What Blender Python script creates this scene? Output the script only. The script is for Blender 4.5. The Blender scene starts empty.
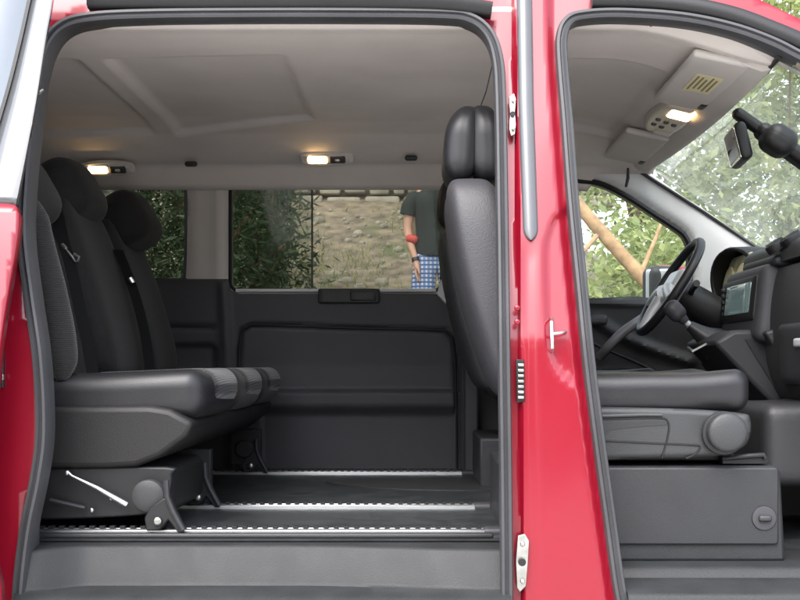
import bpy, bmesh, math, random
from mathutils import Vector, Matrix
from mathutils.geometry import delaunay_2d_cdt
random.seed(7)
C = bpy.context.scene.collection
R = math.radians
# ------------------------------------------------------------------ camera geometry
F, D, CZ = 1115.0, 2.3, 0.95        # focal length in photo pixels, distance to the body side, lens height
VX, VY = 420.0, 365.0               # principal point of the (cropped) photo
def S(y): return F / (D + y)
def P(px, py, y):
    s = S(y); return Vector(((px - VX) / s, y, CZ + (VY - py) / s))
def lean(h):                        # tumblehome of the near body side, h = height above the lens
    if h > 0.05: return (h - 0.05) * 0.2
    return 0.0
def on_side(px, py, off=0.0):
    y = 0.0
    for _ in range(6): y = lean((VY - py) / S(y + off))
    return P(px, py, y + off)
def lerp(a, b, t): return a + (b - a) * t
def sst(a, b, x):
    t = max(0., min(1., (x - a) / (b - a))); return t * t * (3 - 2 * t)
def tab(t, x):                      # piecewise linear table
    if x <= t[0][0]: return t[0][1]
    for (a, va), (b, vb) in zip(t, t[1:]):
        if x <= b: return lerp(va, vb, (x - a) / (b - a))
    return t[-1][1]
def catmull(pts, n=8, closed=False):
    out = []; N = len(pts)
    rng = range(N if closed else N - 1)
    for i in rng:
        if closed: p0, p1, p2, p3 = pts[i-1], pts[i], pts[(i+1) % N], pts[(i+2) % N]
        else: p0, p1, p2, p3 = pts[max(i-1, 0)], pts[i], pts[i+1], pts[min(i+2, N-1)]
        for k in range(n):
            t = k / n
            out.append(tuple(0.5 * ((2*b) + (c-a)*t + (2*a-5*b+4*c-d)*t*t + (3*b-a-3*c+d)*t**3) for a, b, c, d in zip(p0, p1, p2, p3)))
    if not closed: out.append(tuple(pts[-1]))
    return out
def inside(poly, x, y):
    r = False; j = len(poly) - 1
    for i in range(len(poly)):
        xi, yi = poly[i][:2]; xj, yj = poly[j][:2]
        if (yi > y) != (yj > y) and x < (xj - xi) * (y - yi) / (yj - yi) + xi: r = not r
        j = i
    return r
def seg_d(px, py, a, b):
    dx, dy = b[0]-a[0], b[1]-a[1]; L = dx*dx + dy*dy
    t = 0 if L == 0 else max(0, min(1, ((px-a[0])*dx + (py-a[1])*dy) / L))
    return math.hypot(px - a[0] - t*dx, py - a[1] - t*dy)
def poly_d(poly, x, y, closed=True):
    n = len(poly)
    return min(seg_d(x, y, poly[i], poly[(i+1) % n]) for i in range(n if closed else n-1))
def sdist(poly, x, y):
    d = poly_d(poly, x, y); return -d if inside(poly, x, y) else d
def rrect(x0, y0, x1, y1, r, n=6):
    o = []
    for cx, cy, a0 in ((x1-r, y1-r, 0), (x0+r, y1-r, 90), (x0+r, y0+r, 180), (x1-r, y0+r, 270)):
        for k in range(n+1):
            a = R(a0 + 90*k/n); o.append((cx + r*math.cos(a), cy + r*math.sin(a)))
    return o
# ------------------------------------------------------------------ objects
def tag(o, label=None, cat=None, group=None, kind=None):
    if label: o['label'] = label
    if cat: o['category'] = cat
    if group: o['group'] = group
    if kind: o['kind'] = kind
    return o
def empty(name, loc=(0, 0, 0)):
    o = bpy.data.objects.new(name, None); C.objects.link(o); o.location = loc; o.empty_display_size = .1
    return o
def link(name, bm, mat, parent=None, smooth=True, sharp=40, bevel=0, solid=0, sub=0, seg=2):
    bmesh.ops.recalc_face_normals(bm, faces=bm.faces[:]) if solid == 0 else None
    me = bpy.data.meshes.new(name); bm.to_mesh(me); bm.free()
    o = bpy.data.objects.new(name, me); C.objects.link(o)
    me.materials.append(mat)
    if parent:
        o.parent = parent
        m = Matrix.Identity(4); q = parent
        while q: m = Matrix.Translation(q.location) @ m; q = q.parent
        for v in me.vertices: v.co = m.inverted() @ v.co
    if solid:
        s = o.modifiers.new('s', 'SOLIDIFY'); s.thickness = abs(solid); s.offset = 1 if solid > 0 else -1
    if bevel:
        b = o.modifiers.new('b', 'BEVEL'); b.width = bevel; b.segments = seg; b.limit_method = 'ANGLE'; b.angle_limit = R(35)
        b.harden_normals = False
    if sub:
        s = o.modifiers.new('u', 'SUBSURF'); s.levels = sub; s.render_levels = sub
    if smooth:
        for p in me.polygons: p.use_smooth = True
        if sharp: me.set_sharp_from_angle(angle=R(sharp))
    return o
def copy_tree(o, parent=None):
    c = o.copy(); C.objects.link(c); c.parent = parent
    for ch in [k for k in C.objects if k.parent == o]: copy_tree(ch, c)
    return c
# ------------------------------------------------------------------ mesh helpers
def rbox(bm, c, size, r, rot=None, n=14, f=None):
    """soft rounded box; f bends the local point before placing it"""
    hx = Vector(size) / 2; r = min(r, min(hx) * .999)
    t = bmesh.new(); bmesh.ops.create_cube(t, size=2)
    bmesh.ops.subdivide_edges(t, edges=t.edges[:], cuts=n-1, use_grid_fill=True)
    for v in t.verts:
        p = []
        for k in range(3):
            a = abs(v.co[k]); inn = hx[k] - r
            q = inn * a / .6 if a <= .6 else inn + r * math.tan((a - .6) / .4 * math.pi / 4)
            p.append(math.copysign(q, v.co[k]))
        p = Vector(p)
        i = Vector([max(-(hx[k]-r), min(hx[k]-r, p[k])) for k in range(3)])
        d = p - i
        if d.length > 1e-7: p = i + d.normalized() * r
        if f: p = f(p)
        if rot: p = rot @ p
        v.co = p + Vector(c)
    join(bm, t); return bm
def join(bm, t):
    me = bpy.data.meshes.new('t'); t.to_mesh(me); t.free(); bm.from_mesh(me); bpy.data.meshes.remove(me)
def box(bm, c, size, rot=None):
    t = bmesh.new(); bmesh.ops.create_cube(t, size=1)
    for v in t.verts:
        p = Vector((v.co[0]*size[0], v.co[1]*size[1], v.co[2]*size[2]))
        v.co = (rot @ p if rot else p) + Vector(c)
    join(bm, t)
def loft(bm, rings, cap=True, closed=True):
    vs = [[bm.verts.new(p) for p in r] for r in rings]
    n = len(vs[0])
    for a, b in zip(vs, vs[1:]):
        for i in range(n if closed else n-1):
            j = (i+1) % n
            try: bm.faces.new((a[i], a[j], b[j], b[i]))
            except ValueError: pass
    if cap and closed:
        bm.faces.new(vs[0][::-1]); bm.faces.new(vs[-1])
def tube(bm, path, r, n=10, cap=True):
    path = [Vector(p) for p in path]; rings = []
    prev = None
    for i, p in enumerate(path):
        t = (path[min(i+1, len(path)-1)] - path[max(i-1, 0)]).normalized()
        u = prev if prev else (Vector((0, 0, 1)) if abs(t.z) < .9 else Vector((1, 0, 0)))
        u = (u - t * u.dot(t)).normalized(); prev = u
        w = t.cross(u); rr = r[i] if isinstance(r, (list, tuple)) else r
        rings.append([p + (u*math.cos(a) + w*math.sin(a)) * rr for a in [2*math.pi*k/n for k in range(n)]])
    loft(bm, rings, cap)
def sweep(bm, path, prof, closed=False):
    """profile (u in the x-z plane across the path, v along +y)"""
    N = len(path); Y = Vector((0, 1, 0)); rings = []
    for i, p in enumerate(path):
        a = path[i-1] if (i or closed) else path[0]; b = path[(i+1) % N] if (closed or i < N-1) else path[-1]
        t = (b - a); t.y = 0; t.normalize(); sd = t.cross(Y)
        rings.append([p + sd*u + Y*v for u, v in prof])
    if closed: rings.append(rings[0])
    loft(bm, rings, cap=not closed)
    if closed: bmesh.ops.remove_doubles(bm, verts=bm.verts[:], dist=1e-6)
def prism(bm, pts, vec):
    """closed polygon of 3D points pushed along vec"""
    a = [bm.verts.new(p) for p in pts]; b = [bm.verts.new(Vector(p) + Vector(vec)) for p in pts]
    n = len(a); bm.faces.new(a[::-1]); bm.faces.new(b)
    for i in range(n): bm.faces.new((a[i], a[(i+1) % n], b[(i+1) % n], b[i]))
def pxprism(bm, poly, y, t):
    """photo outline standing at depth y, real thickness t away from the lens"""
    prism(bm, [P(a, b, y) for a, b in poly], (0, t, 0))
def disc(bm, c, axis, r, t, n=32, dome=0):
    ax = Vector(axis).normalized(); u = ax.orthogonal().normalized(); w = ax.cross(u); c = Vector(c); rings = []
    steps = [(r*.98, 0), (r, .002), (r, t-.003), (r*.96, t)] + ([(r*.8, t+dome*.5), (r*.5, t+dome*.85), (r*.2, t+dome)] if dome else [])
    for rr, d in steps: rings.append([c + ax*d + (u*math.cos(2*math.pi*k/n) + w*math.sin(2*math.pi*k/n))*rr for k in range(n)])
    loft(bm, rings)
def sheet(bm, outer, holes, fn, xs, ys, keep=1.2):
    """exactly cut sheet: outline and holes in photo pixels, fn lifts them onto the real surface"""
    loops = [outer] + holes; vs = []; es = []
    for L in loops:
        b = len(vs); n = len(L); vs += [Vector(p[:2]) for p in L]; es += [(b+i, b+(i+1) % n) for i in range(n)]
    for x in xs:
        for y in ys:
            if not inside(outer, x, y) or any(inside(h, x, y) for h in holes): continue
            if min(poly_d(L, x, y) for L in loops) < keep: continue
            vs.append(Vector((x, y)))
    v, e, f, *_ = delaunay_2d_cdt(vs, es, [], 0, 1e-4)
    nv = [bm.verts.new(fn(p.x, p.y)) for p in v]
    for t in f:
        cx = sum(v[i].x for i in t)/len(t); cy = sum(v[i].y for i in t)/len(t)
        if inside(outer, cx, cy) and not any(inside(h, cx, cy) for h in holes):
            try: bm.faces.new([nv[i] for i in t])
            except ValueError: pass
    for x in [q for q in bm.verts if not q.link_faces]: bm.verts.remove(x)
def face_to(bm, d):
    bm.normal_update()
    s = sum((f.normal * f.calc_area() for f in bm.faces), Vector())
    if s.dot(Vector(d)) < 0: bmesh.ops.reverse_faces(bm, faces=bm.faces[:])
def frange(a, b, s):
    o = []; x = a
    while x <= b + 1e-6: o.append(x); x += s
    return o
# ------------------------------------------------------------------ materials
def mat(name, col, rough=.5, metal=0, coat=0, spec=.5, var=.0, vscale=6, bump=0, bscale=200, emit=None, estr=0, rvar=0, sheen=0, stretch=None):
    m = bpy.data.materials.new(name); m.use_nodes = True; nt = m.node_tree; b = nt.nodes['Principled BSDF']
    b.inputs['Roughness'].default_value = rough; b.inputs['Metallic'].default_value = metal
    b.inputs['Coat Weight'].default_value = coat; b.inputs['Coat Roughness'].default_value = .04
    b.inputs['Specular IOR Level'].default_value = spec
    if sheen: b.inputs['Sheen Weight'].default_value = sheen; b.inputs['Sheen Roughness'].default_value = .4
    tc = nt.nodes.new('ShaderNodeTexCoord')
    n = nt.nodes.new('ShaderNodeTexNoise'); n.inputs['Scale'].default_value = vscale; n.inputs['Detail'].default_value = 6
    nt.links.new(tc.outputs['Object'], n.inputs['Vector'])
    r = nt.nodes.new('ShaderNodeValToRGB'); nt.links.new(n.outputs['Fac'], r.inputs['Fac'])
    r.color_ramp.elements[0].position = .3; r.color_ramp.elements[1].position = .7
    r.color_ramp.elements[0].color = [c*(1-var) for c in col] + [1]; r.color_ramp.elements[1].color = [min(1, c*(1+var)) for c in col] + [1]
    nt.links.new(r.outputs['Color'], b.inputs['Base Color'])
    if rvar:
        mr = nt.nodes.new('ShaderNodeMapRange'); mr.inputs['To Min'].default_value = max(0, rough-rvar); mr.inputs['To Max'].default_value = rough+rvar
        nt.links.new(n.outputs['Fac'], mr.inputs['Value']); nt.links.new(mr.outputs['Result'], b.inputs['Roughness'])
    if bump:
        k = nt.nodes.new('ShaderNodeTexNoise'); k.inputs['Scale'].default_value = bscale; k.inputs['Detail'].default_value = 3
        vec = tc.outputs['Object']
        if stretch:
            mp = nt.nodes.new('ShaderNodeMapping'); mp.inputs['Scale'].default_value = stretch; nt.links.new(vec, mp.inputs['Vector']); vec = mp.outputs['Vector']
        nt.links.new(vec, k.inputs['Vector'])
        bp = nt.nodes.new('ShaderNodeBump'); bp.inputs['Strength'].default_value = bump; bp.inputs['Distance'].default_value = .002
        nt.links.new(k.outputs['Fac'], bp.inputs['Height']); nt.links.new(bp.outputs['Normal'], b.inputs['Normal'])
    if emit: b.inputs['Emission Color'].default_value = list(emit) + [1]; b.inputs['Emission Strength'].default_value = estr
    return m
def glass(name, tint, refl=1.0):
    m = bpy.data.materials.new(name); m.use_nodes = True; nt = m.node_tree; nt.nodes.remove(nt.nodes['Principled BSDF'])
    o = nt.nodes['Material Output']; t = nt.nodes.new('ShaderNodeBsdfTransparent'); t.inputs['Color'].default_value = list(tint)+[1]
    g = nt.nodes.new('ShaderNodeBsdfGlossy'); g.inputs['Roughness'].default_value = .02
    fr = nt.nodes.new('ShaderNodeFresnel'); fr.inputs['IOR'].default_value = 1.45
    mu = nt.nodes.new('ShaderNodeMath'); mu.operation = 'MULTIPLY'; mu.inputs[1].default_value = refl; nt.links.new(fr.outputs[0], mu.inputs[0])
    mx = nt.nodes.new('ShaderNodeMixShader'); nt.links.new(mu.outputs[0], mx.inputs[0]); nt.links.new(t.outputs[0], mx.inputs[1]); nt.links.new(g.outputs[0], mx.inputs[2])
    nt.links.new(mx.outputs[0], o.inputs['Surface']); return m
def ribbed(name, col, scale, axis='Z', rough=.85, roty=0):
    m = mat(name, col, rough, var=.25, vscale=40, bump=.4, bscale=600, sheen=.3); nt = m.node_tree
    w = nt.nodes.new('ShaderNodeTexWave'); w.bands_direction = axis; w.inputs['Scale'].default_value = scale; w.inputs['Distortion'].default_value = .3
    tc = [n for n in nt.nodes if n.type == 'TEX_COORD'][0]; mp = nt.nodes.new('ShaderNodeMapping'); mp.inputs['Rotation'].default_value = (0, R(roty), 0); nt.links.new(tc.outputs['Object'], mp.inputs['Vector']); nt.links.new(mp.outputs['Vector'], w.inputs['Vector'])
    bp = nt.nodes.new('ShaderNodeBump'); bp.inputs['Strength'].default_value = .6; bp.inputs['Distance'].default_value = .003
    nt.links.new(w.outputs['Fac'], bp.inputs['Height'])
    b = nt.nodes['Principled BSDF']; old = [l for l in nt.links if l.to_node == b and l.to_socket.name == 'Normal'][0].from_node
    nt.links.new(bp.outputs['Normal'], old.inputs['Normal'])
    mx = nt.nodes.new('ShaderNodeMix'); mx.data_type = 'RGBA'; mx.inputs[0].default_value = .5
    src = [l for l in nt.links if l.to_node == b and l.to_socket.name == 'Base Color'][0].from_socket
    rp = nt.nodes.new('ShaderNodeValToRGB'); rp.color_ramp.elements[0].color = [c*.5 for c in col]+[1]; rp.color_ramp.elements[1].color = [c*1.6 for c in col]+[1]
    nt.links.new(w.outputs['Fac'], rp.inputs['Fac']); nt.links.new(src, mx.inputs[6]); nt.links.new(rp.outputs['Color'], mx.inputs[7]); nt.links.new(mx.outputs[2], b.inputs['Base Color'])
    return m
M = dict(
    red=mat('red_paint', (.235, .0025, .015), .38, coat=.75, var=.04, vscale=3, bump=.02, bscale=8),
    seal=mat('seal_rubber', (.05, .05, .054), .5, var=.15, bump=.15, bscale=300, rvar=.1),
    black=mat('black_rubber', (.011, .011, .012), .5, var=.2, bump=.1),
    head=mat('headliner_cloth', (.66, .61, .572), .95, var=.05, vscale=5, bump=.35, bscale=500, spec=.1),
    beige=mat('beige_plastic', (.56, .525, .495), .7, var=.04, bump=.2, bscale=700, spec=.3),
    pale=mat('pale_plastic', (.66, .66, .66), .6, var=.04, bump=.2, bscale=700),
    trim=mat('dark_trim', (.045, .044, .050), .55, var=.12, bump=.3, bscale=500, rvar=.1),
    trim2=mat('charcoal_plastic', (.026, .026, .028), .5, var=.12, bump=.35, bscale=450, rvar=.12),
    grey=mat('grey_plastic', (.034, .0355, .037), .5, var=.1, vscale=9, bump=.35, bscale=450, rvar=.1),
    box=mat('seat_box_plastic', (.024, .025, .027), .5, var=.1, vscale=9, bump=.35, bscale=450, rvar=.1),
    floor=mat('floor_covering', (.028, .031, .033), .42, var=.3, vscale=14, bump=.3, bscale=350, rvar=.15),
    step=mat('step_plastic', (.018, .019, .0202), .6, var=.2, vscale=11, bump=.4, bscale=350, rvar=.15),
    alu=mat('aluminium', (.78, .79, .80), .32, metal=1, var=.05, bump=.05, rvar=.1),
    steel=mat('zinc_steel', (.55, .55, .52), .35, metal=1, var=.25, vscale=40, rvar=.15),
    leather=mat('black_leather', (.014, .014, .016), .42, var=.15, bump=.18, bscale=420, rvar=.1),
    seatgrey=mat('seat_back_vinyl', (.044, .043, .048), .5, var=.1, bump=.4, bscale=300),
    cloth=mat('seat_cloth', (.012, .011, .011), .9, var=.25, vscale=60, bump=.5, bscale=500, sheen=.08),
    rib=ribbed('ribbed_seat_cloth', (.015, .0148, .0152), 60, 'X', roty=-45),
    ribz=ribbed('ribbed_bolster_cloth', (.010, .0097, .0097), 75, 'Z'),
    belt=mat('belt_webbing', (.008, .008, .008), .9, spec=.1, bump=.4, bscale=900),
    silver=mat('silver_plastic', (.62, .64, .66), .35, metal=.3, var=.05),
    screen=mat('screen_glass', (.02, .03, .03), .08, coat=1, emit=(.35, .5, .48), estr=.06),
    dial=mat('instrument_reflection', (.5, .5, .32), .3, var=.3, vscale=20),  # yellow-green stands in for daylight reflected in the instrument glass
    lens=mat('lit_lens', (.9, .75, .5), .3, emit=(1, .62, .25), estr=5.0),
    lensoff=mat('lamp_plastic', (.55, .5, .45), .3),
    paper=mat('sticker', (.72, .66, .42), .6),
    ink=mat('sticker_ink', (.25, .2, .08), .6),
    tint=glass('tinted_glass', (.60, .60, .565), .4),
    slidetint=glass('light_tinted_glass', (.86, .88, .85), .3),
    clear=glass('clear_glass', (.90, .94, .92), .7),
    doorglass=glass('door_glass', (.25, .28, .28), 2.2),
    mirror=mat('mirror_glass', (.9, .9, .9), .03, metal=1),
    skin=mat('skin', (.52, .30, .21), .5, var=.08),
    bark=mat('bark', (.16, .11, .07), .9, var=.4, vscale=18, bump=1, bscale=40),
    tan=mat('tan_bark', (.30, .19, .10), .9, var=.3, vscale=18, bump=1, bscale=40),
    hair=mat('hair', (.03, .02, .015), .7),
    shirt=mat('dark_green_shirt', (.010, .018, .016), .85, var=.2, bump=.4, bscale=60),
    redcloth=mat('red_cloth', (.45, .06, .05), .8, var=.2),
    stone=mat('pale_stone', (.34, .32, .26), .9, var=.3, vscale=5, bump=1, bscale=25),
)
def leaf_mat(name, a, b, sc=3):
    m = bpy.data.materials.new(name); m.use_nodes = True; nt = m.node_tree; p = nt.nodes['Principled BSDF']
    p.inputs['Roughness'].default_value = .5
    g = nt.nodes.new('ShaderNodeNewGeometry'); tc = nt.nodes.new('ShaderNodeTexCoord'); n = nt.nodes.new('ShaderNodeTexNoise'); n.inputs['Scale'].default_value = sc
    nt.links.new(tc.outputs['Object'], n.inputs['Vector'])
    ad = nt.nodes.new('ShaderNodeMath'); ad.operation = 'MULTIPLY_ADD'; ad.inputs[1].default_value = .5
    nt.links.new(g.outputs['Random Per Island'], ad.inputs[0])
    ml = nt.nodes.new('ShaderNodeMath'); ml.operation = 'MULTIPLY'; ml.inputs[1].default_value = .6; nt.links.new(n.outputs['Fac'], ml.inputs[0]); nt.links.new(ml.outputs[0], ad.inputs[2])
    r = nt.nodes.new('ShaderNodeValToRGB'); r.color_ramp.elements[0].position = .2; r.color_ramp.elements[1].position = .85
    r.color_ramp.elements[0].color = list(a)+[1]; r.color_ramp.elements[1].color = list(b)+[1]
    nt.links.new(ad.outputs[0], r.inputs['Fac']); nt.links.new(r.outputs['Color'], p.inputs['Base Color'])
    tr = nt.nodes.new('ShaderNodeBsdfTranslucent'); nt.links.new(r.outputs['Color'], tr.inputs['Color'])
    mx = nt.nodes.new('ShaderNodeMixShader'); mx.inputs[0].default_value = .5; nt.links.new(p.outputs[0], mx.inputs[1]); nt.links.new(tr.outputs[0], mx.inputs[2])
    nt.links.new(mx.outputs[0], nt.nodes['Material Output'].inputs['Surface']); return m
M['red'].node_tree.nodes['Principled BSDF'].inputs['Coat IOR'].default_value = 1.55; M['red'].node_tree.nodes['Principled BSDF'].inputs['Specular IOR Level'].default_value = .3; M['red'].node_tree.nodes['Principled BSDF'].inputs['Coat Roughness'].default_value = .12
def glare_veil(name, tint, amt):  # uneven translucent veil imitates daylight glare on the glass
    m = glass(name, tint, .35); nt = m.node_tree; mx0 = [n for n in nt.nodes if n.type == 'MIX_SHADER'][0]
    t = nt.nodes.new('ShaderNodeBsdfTranslucent'); t.inputs['Color'].default_value = (.9, .92, .9, 1)
    tc = nt.nodes.new('ShaderNodeTexCoord'); n = nt.nodes.new('ShaderNodeTexNoise'); n.inputs['Scale'].default_value = 4; n.inputs['Detail'].default_value = 8; nt.links.new(tc.outputs['Object'], n.inputs['Vector'])
    mr = nt.nodes.new('ShaderNodeMapRange'); mr.inputs['To Min'].default_value = amt*.4; mr.inputs['To Max'].default_value = amt*1.6; nt.links.new(n.outputs['Fac'], mr.inputs['Value'])
    mx = nt.nodes.new('ShaderNodeMixShader'); nt.links.new(mr.outputs['Result'], mx.inputs[0]); nt.links.new(mx0.outputs[0], mx.inputs[1]); nt.links.new(t.outputs[0], mx.inputs[2]); nt.links.new(mx.outputs[0], nt.nodes['Material Output'].inputs['Surface']); return m
M['glare_veil'] = glare_veil('glare_windscreen_glass', (.95, .97, .95), .04); M['glare_veil_side'] = glare_veil('glare_side_glass', (.95, .97, .95), .02)
M['leafdark'] = leaf_mat('dark_needles', (.03, .055, .028), (.10, .15, .075))
M['leaflight'] = leaf_mat('light_leaves', (.17, .23, .08), (.46, .50, .22))
M['leafmid'] = leaf_mat('mid_leaves', (.03, .06, .02), (.09, .13, .05))
# ------------------------------------------------------------------ world, sun, camera
w = bpy.data.worlds.new('World'); bpy.context.scene.world = w; w.use_nodes = True
sk = w.node_tree.nodes.new('ShaderNodeTexSky'); sk.sky_type = 'NISHITA'; sk.sun_disc = False
EL, AZ = 52, 200                    # sun behind the photographer, to the left
sk.sun_elevation = R(EL); sk.sun_rotation = R(AZ); sk.air_density = 1.0; sk.dust_density = 2.5; sk.ozone_density = 1.0
hs = w.node_tree.nodes.new('ShaderNodeHueSaturation'); hs.inputs['Saturation'].default_value = .45
w.node_tree.links.new(sk.outputs[0], hs.inputs['Color']); w.node_tree.links.new(hs.outputs[0], w.node_tree.nodes['Background'].inputs[0])
w.node_tree.nodes['Background'].inputs[1].default_value = .15
sl = bpy.data.lights.new('sun', 'SUN'); sl.energy = .6; sl.angle = R(50); sl.color = (1, .97, .94)
so = bpy.data.objects.new('sun', sl); C.objects.link(so)
sd = Vector((math.sin(R(AZ))*math.cos(R(EL)), math.cos(R(AZ))*math.cos(R(EL)), math.sin(R(EL))))
so.rotation_euler = (-sd).to_track_quat('-Z', 'Y').to_euler(); so.location = sd*20
cam = bpy.data.cameras.new('camera'); co = bpy.data.objects.new('camera', cam); C.objects.link(co)
co.location = (0, -D, CZ); co.rotation_euler = (R(90), 0, 0)
cam.sensor_width = 36; cam.lens = F/800*36; cam.shift_x = -20/800; cam.shift_y = 65/800; cam.clip_end = 500; cam.clip_start = .05
bpy.context.scene.camera = co
vs = bpy.context.scene.view_settings; vs.view_transform = 'Standard'; vs.look = 'None'; vs.exposure = 2.25; vs.gamma = 1
bpy.context.scene.cycles.max_bounces = 10; bpy.context.scene.cycles.transparent_max_bounces = 16; bpy.context.scene.cycles.diffuse_bounces = 6
try: bpy.context.scene.cycles.use_denoising = True
except Exception: pass

# ================================================================== THE VAN
van = tag(empty('van', (0, .8, 0)), 'red passenger van seen through its open sliding door and front doorway', 'van')
# ---- door openings in photo pixels
SLIDE = catmull([(18, 640), (19, 590), (26, 530), (37, 475), (42, 430), (39, 360), (30, 295), (23, 235), (25, 180), (30, 130), (36, 82), (46, 46), (63, 26), (92, 18), (150, 15), (250, 14), (350, 14), (440, 15), (470, 19), (488, 33), (497, 57), (500, 95), (502, 200), (504, 350), (506, 500), (507, 640)], 6)
FRONT = catmull([(634, 640), (621, 596), (610, 520), (599, 440), (589, 360), (581, 280), (573, 200), (567, 120), (562, 60), (562, 36), (568, 22), (582, 16), (620, 14), (680, 18), (730, 28), (770, 42), (800, 57), (850, 82), (910, 120), (960, 160), (985, 220), (990, 400), (985, 640)], 6)
XL = [(0, 505), (100, 508), (300, 511), (600, 515)]
XR = [(0, 556), (60, 557), (120, 561), (200, 567), (280, 575), (360, 583), (440, 593), (520, 604), (600, 615), (640, 628)]
PRESS = catmull([(560, 214), (549, 232), (545, 252), (546, 300), (549, 345), (557, 368), (577, 384), (606, 398), (620, 400), (600, 214)], 4, True)
LOWP = [(530, 400), (531, 470), (536, 540), (540, 640), (523, 640), (522, 400)]
def side_off(px, py):
    o = 0.0
    if 430 < px < 640:
        a = px - tab(XL, py); b = tab(XR, py) - px
        o += .024 * (1 - sst(6, 10, a)); o += .013 * (1 - sst(5, 9, b))
        if 200 < py < 410: o += .008 * (1 - sst(-2.5, 2.5, sdist(PRESS, px, py)))
        o += .004 * math.exp(-((a - 16 - 2*math.sin(py/90))/7)**2) * sst(230, 260, py)
        o += .0006*math.sin(px/14 + py/60)
    return o * sst(435, 488, px)
outer = [(-260, 640), (-260, -45), (60, -45), (300, -45), (560, -45), (700, -24), (745, -6), (765, 2), (800, 19), (850, 44), (915, 84), (985, 140), (1060, 230), (1080, 400), (1080, 640)]
bm = bmesh.new()
sl_h = [p for p in SLIDE] ; sl_h = sl_h + [(507, 690), (18, 690)]
fr_h = FRONT + [(985, 690), (634, 690)]
outer = [(x, 700 if y == 640 else y) for x, y in outer]
xs = frange(-255, 495, 16) + frange(499, 640, 3.1) + frange(655, 1075, 16)
ys = frange(-41, 695, 6)
sheet(bm, outer, [sl_h, fr_h], lambda x, y: on_side(x, y, side_off(x, y)), xs, ys)
face_to(bm, (0, -1, 0))
link('body_side', bm, M['red'], van, sharp=60, solid=-.045)
# roof skin, tail panel, far-side skin, bonnet: the shell that keeps daylight out
bm = bmesh.new(); prof = [(.19, .875), (.26, .90), (.45, .925), (.8, .935), (1.15, .925), (1.4, .90), (1.55, .86), (1.62, .78)]
rings = [[Vector((x, y, CZ + h - .10 - dz)) for y, h in prof] for x, dz in ((-1.75, 0), (-.6, -.01), (.3, 0), (.60, .02), (.79, .03))]
loft(bm, rings, cap=False, closed=False); face_to(bm, (0, 0, 1)); link('roof', bm, M['red'], van, solid=.03)
bm = bmesh.new(); box(bm, (-1.62, .86, CZ+.15), (.05, 1.6, 1.4)); link('tail_panel', bm, M['trim'], van, bevel=.01)
bm = bmesh.new(); prof = [(1.22, .33), (1.5, .27), (1.8, .16), (1.95, .0), (1.98, -.4)]
loft(bm, [[Vector((x, y, CZ + h - abs(y-.85)**2*.05)) for x, h in prof] for y in frange(.0, 1.72, .1)], cap=False, closed=False); face_to(bm, (0, 0, 1))
link('bonnet', bm, M['red'], van, solid=-.02)
# ---- rubber seals of the two openings
PR = .0125
prof = [(-PR, .02), (-PR*1.0, -.004), (-PR*.8, -.012), (-PR*.4, -.014), (-PR*.12, -.007), (PR*.12, -.006), (PR*.4, -.011), (PR*.85, -.010), (PR*1.05, -.002), (PR*1.0, .02), (PR*.8, .06), (-PR*.6, .06)]
bm = bmesh.new(); sweep(bm, [on_side(x, y, -.002) for x, y in SLIDE + [(507, 700)]], prof); link('door_seal', bm, M['seal'], van, sharp=50)
bm = bmesh.new(); sweep(bm, [on_side(x, y, -.002) for x, y in FRONT], prof); link('door_seal', bm, M['seal'], van, sharp=50)
# black channel above the sliding door, gasket along the front roof edge
bm = bmesh.new(); pts = catmull([(88, 1), (200, 1), (330, 1), (440, 3), (492, 9)], 6)
sweep(bm, [on_side(x, y, -.012) for x, y in pts], [(-.017, .02), (-.017, -.004), (-.010, -.012), (.010, -.012), (.015, -.004), (.015, .02)])
link('sliding_door_track', bm, M['black'], van, sharp=50)
bm = bmesh.new(); pts = catmull([(592, 1), (640, 2), (690, 7), (735, 17), (775, 32), (805, 45), (855, 70), (915, 107), (985, 165)], 6)
sweep(bm, [on_side(x, y, -.008) for x, y in pts], [(-.014, .02), (-.014, -.003), (-.006, -.010), (.013, -.010), (.021, -.003), (.021, .02)])
link('roof_edge_gasket', bm, M['black'], van, sharp=50)
# ---- B-pillar fittings
bm = bmesh.new()
rings = []
for k in range(61):
    py = lerp(-30, 228, k/40) if k <= 40 else 228 + 12*math.sin((k-40)/20*math.pi/2); c = tab([(-30, 524), (100, 526), (240, 531)], py); wd = 8.2 * (1 if py < 228 else math.sqrt(max(.02, 1 - ((py-228)/12.2)**2)))
    rings.append([on_side(c + wd*math.cos(a), py, .004 - .013*math.sin(a)) for a in [math.pi*j/10 for j in range(11)]])
loft(bm, rings, cap=False, closed=False); face_to(bm, (0, -1, 0)); link('pillar_buffer_strip', bm, mat('strip_plastic', (.085, .085, .09), .3, coat=.6, var=.1), van, solid=-.004)
def plate(pts, off, t, name, m, holes=()):
    bm = bmesh.new(); a = [on_side(x, y, off) for x, y in pts]; prism(bm, a, (0, t, 0))
    return link(name, bm, m, van, bevel=.0012)
lt = plate([(509, 97), (514, 93), (516, 99), (515, 112), (516, 124), (515, 134), (511, 136), (509, 128), (510, 114)], -.002, .01, 'door_latch_plate', M['steel'])
bm = bmesh.new(); disc(bm, on_side(512.5, 114, -.004), (0, -1, 0), .0055, .006); link('latch_hole', bm, M['black'], lt)
for q in (101, 129):
    bm = bmesh.new(); disc(bm, on_side(513, q, -.003), (0, -1, 0), .004, .006, dome=.002); link('bolt', bm, M['steel'], lt)
lt = plate([(518, 536), (525, 534), (529, 541), (528, 560), (526, 586), (520, 592), (517, 588), (516, 560)], -.006, .012, 'door_latch_plate', M['steel'])
bm = bmesh.new(); disc(bm, on_side(522, 562, -.009), (0, -1, 0), .008, .006); link('latch_hole', bm, M['black'], lt)
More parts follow.
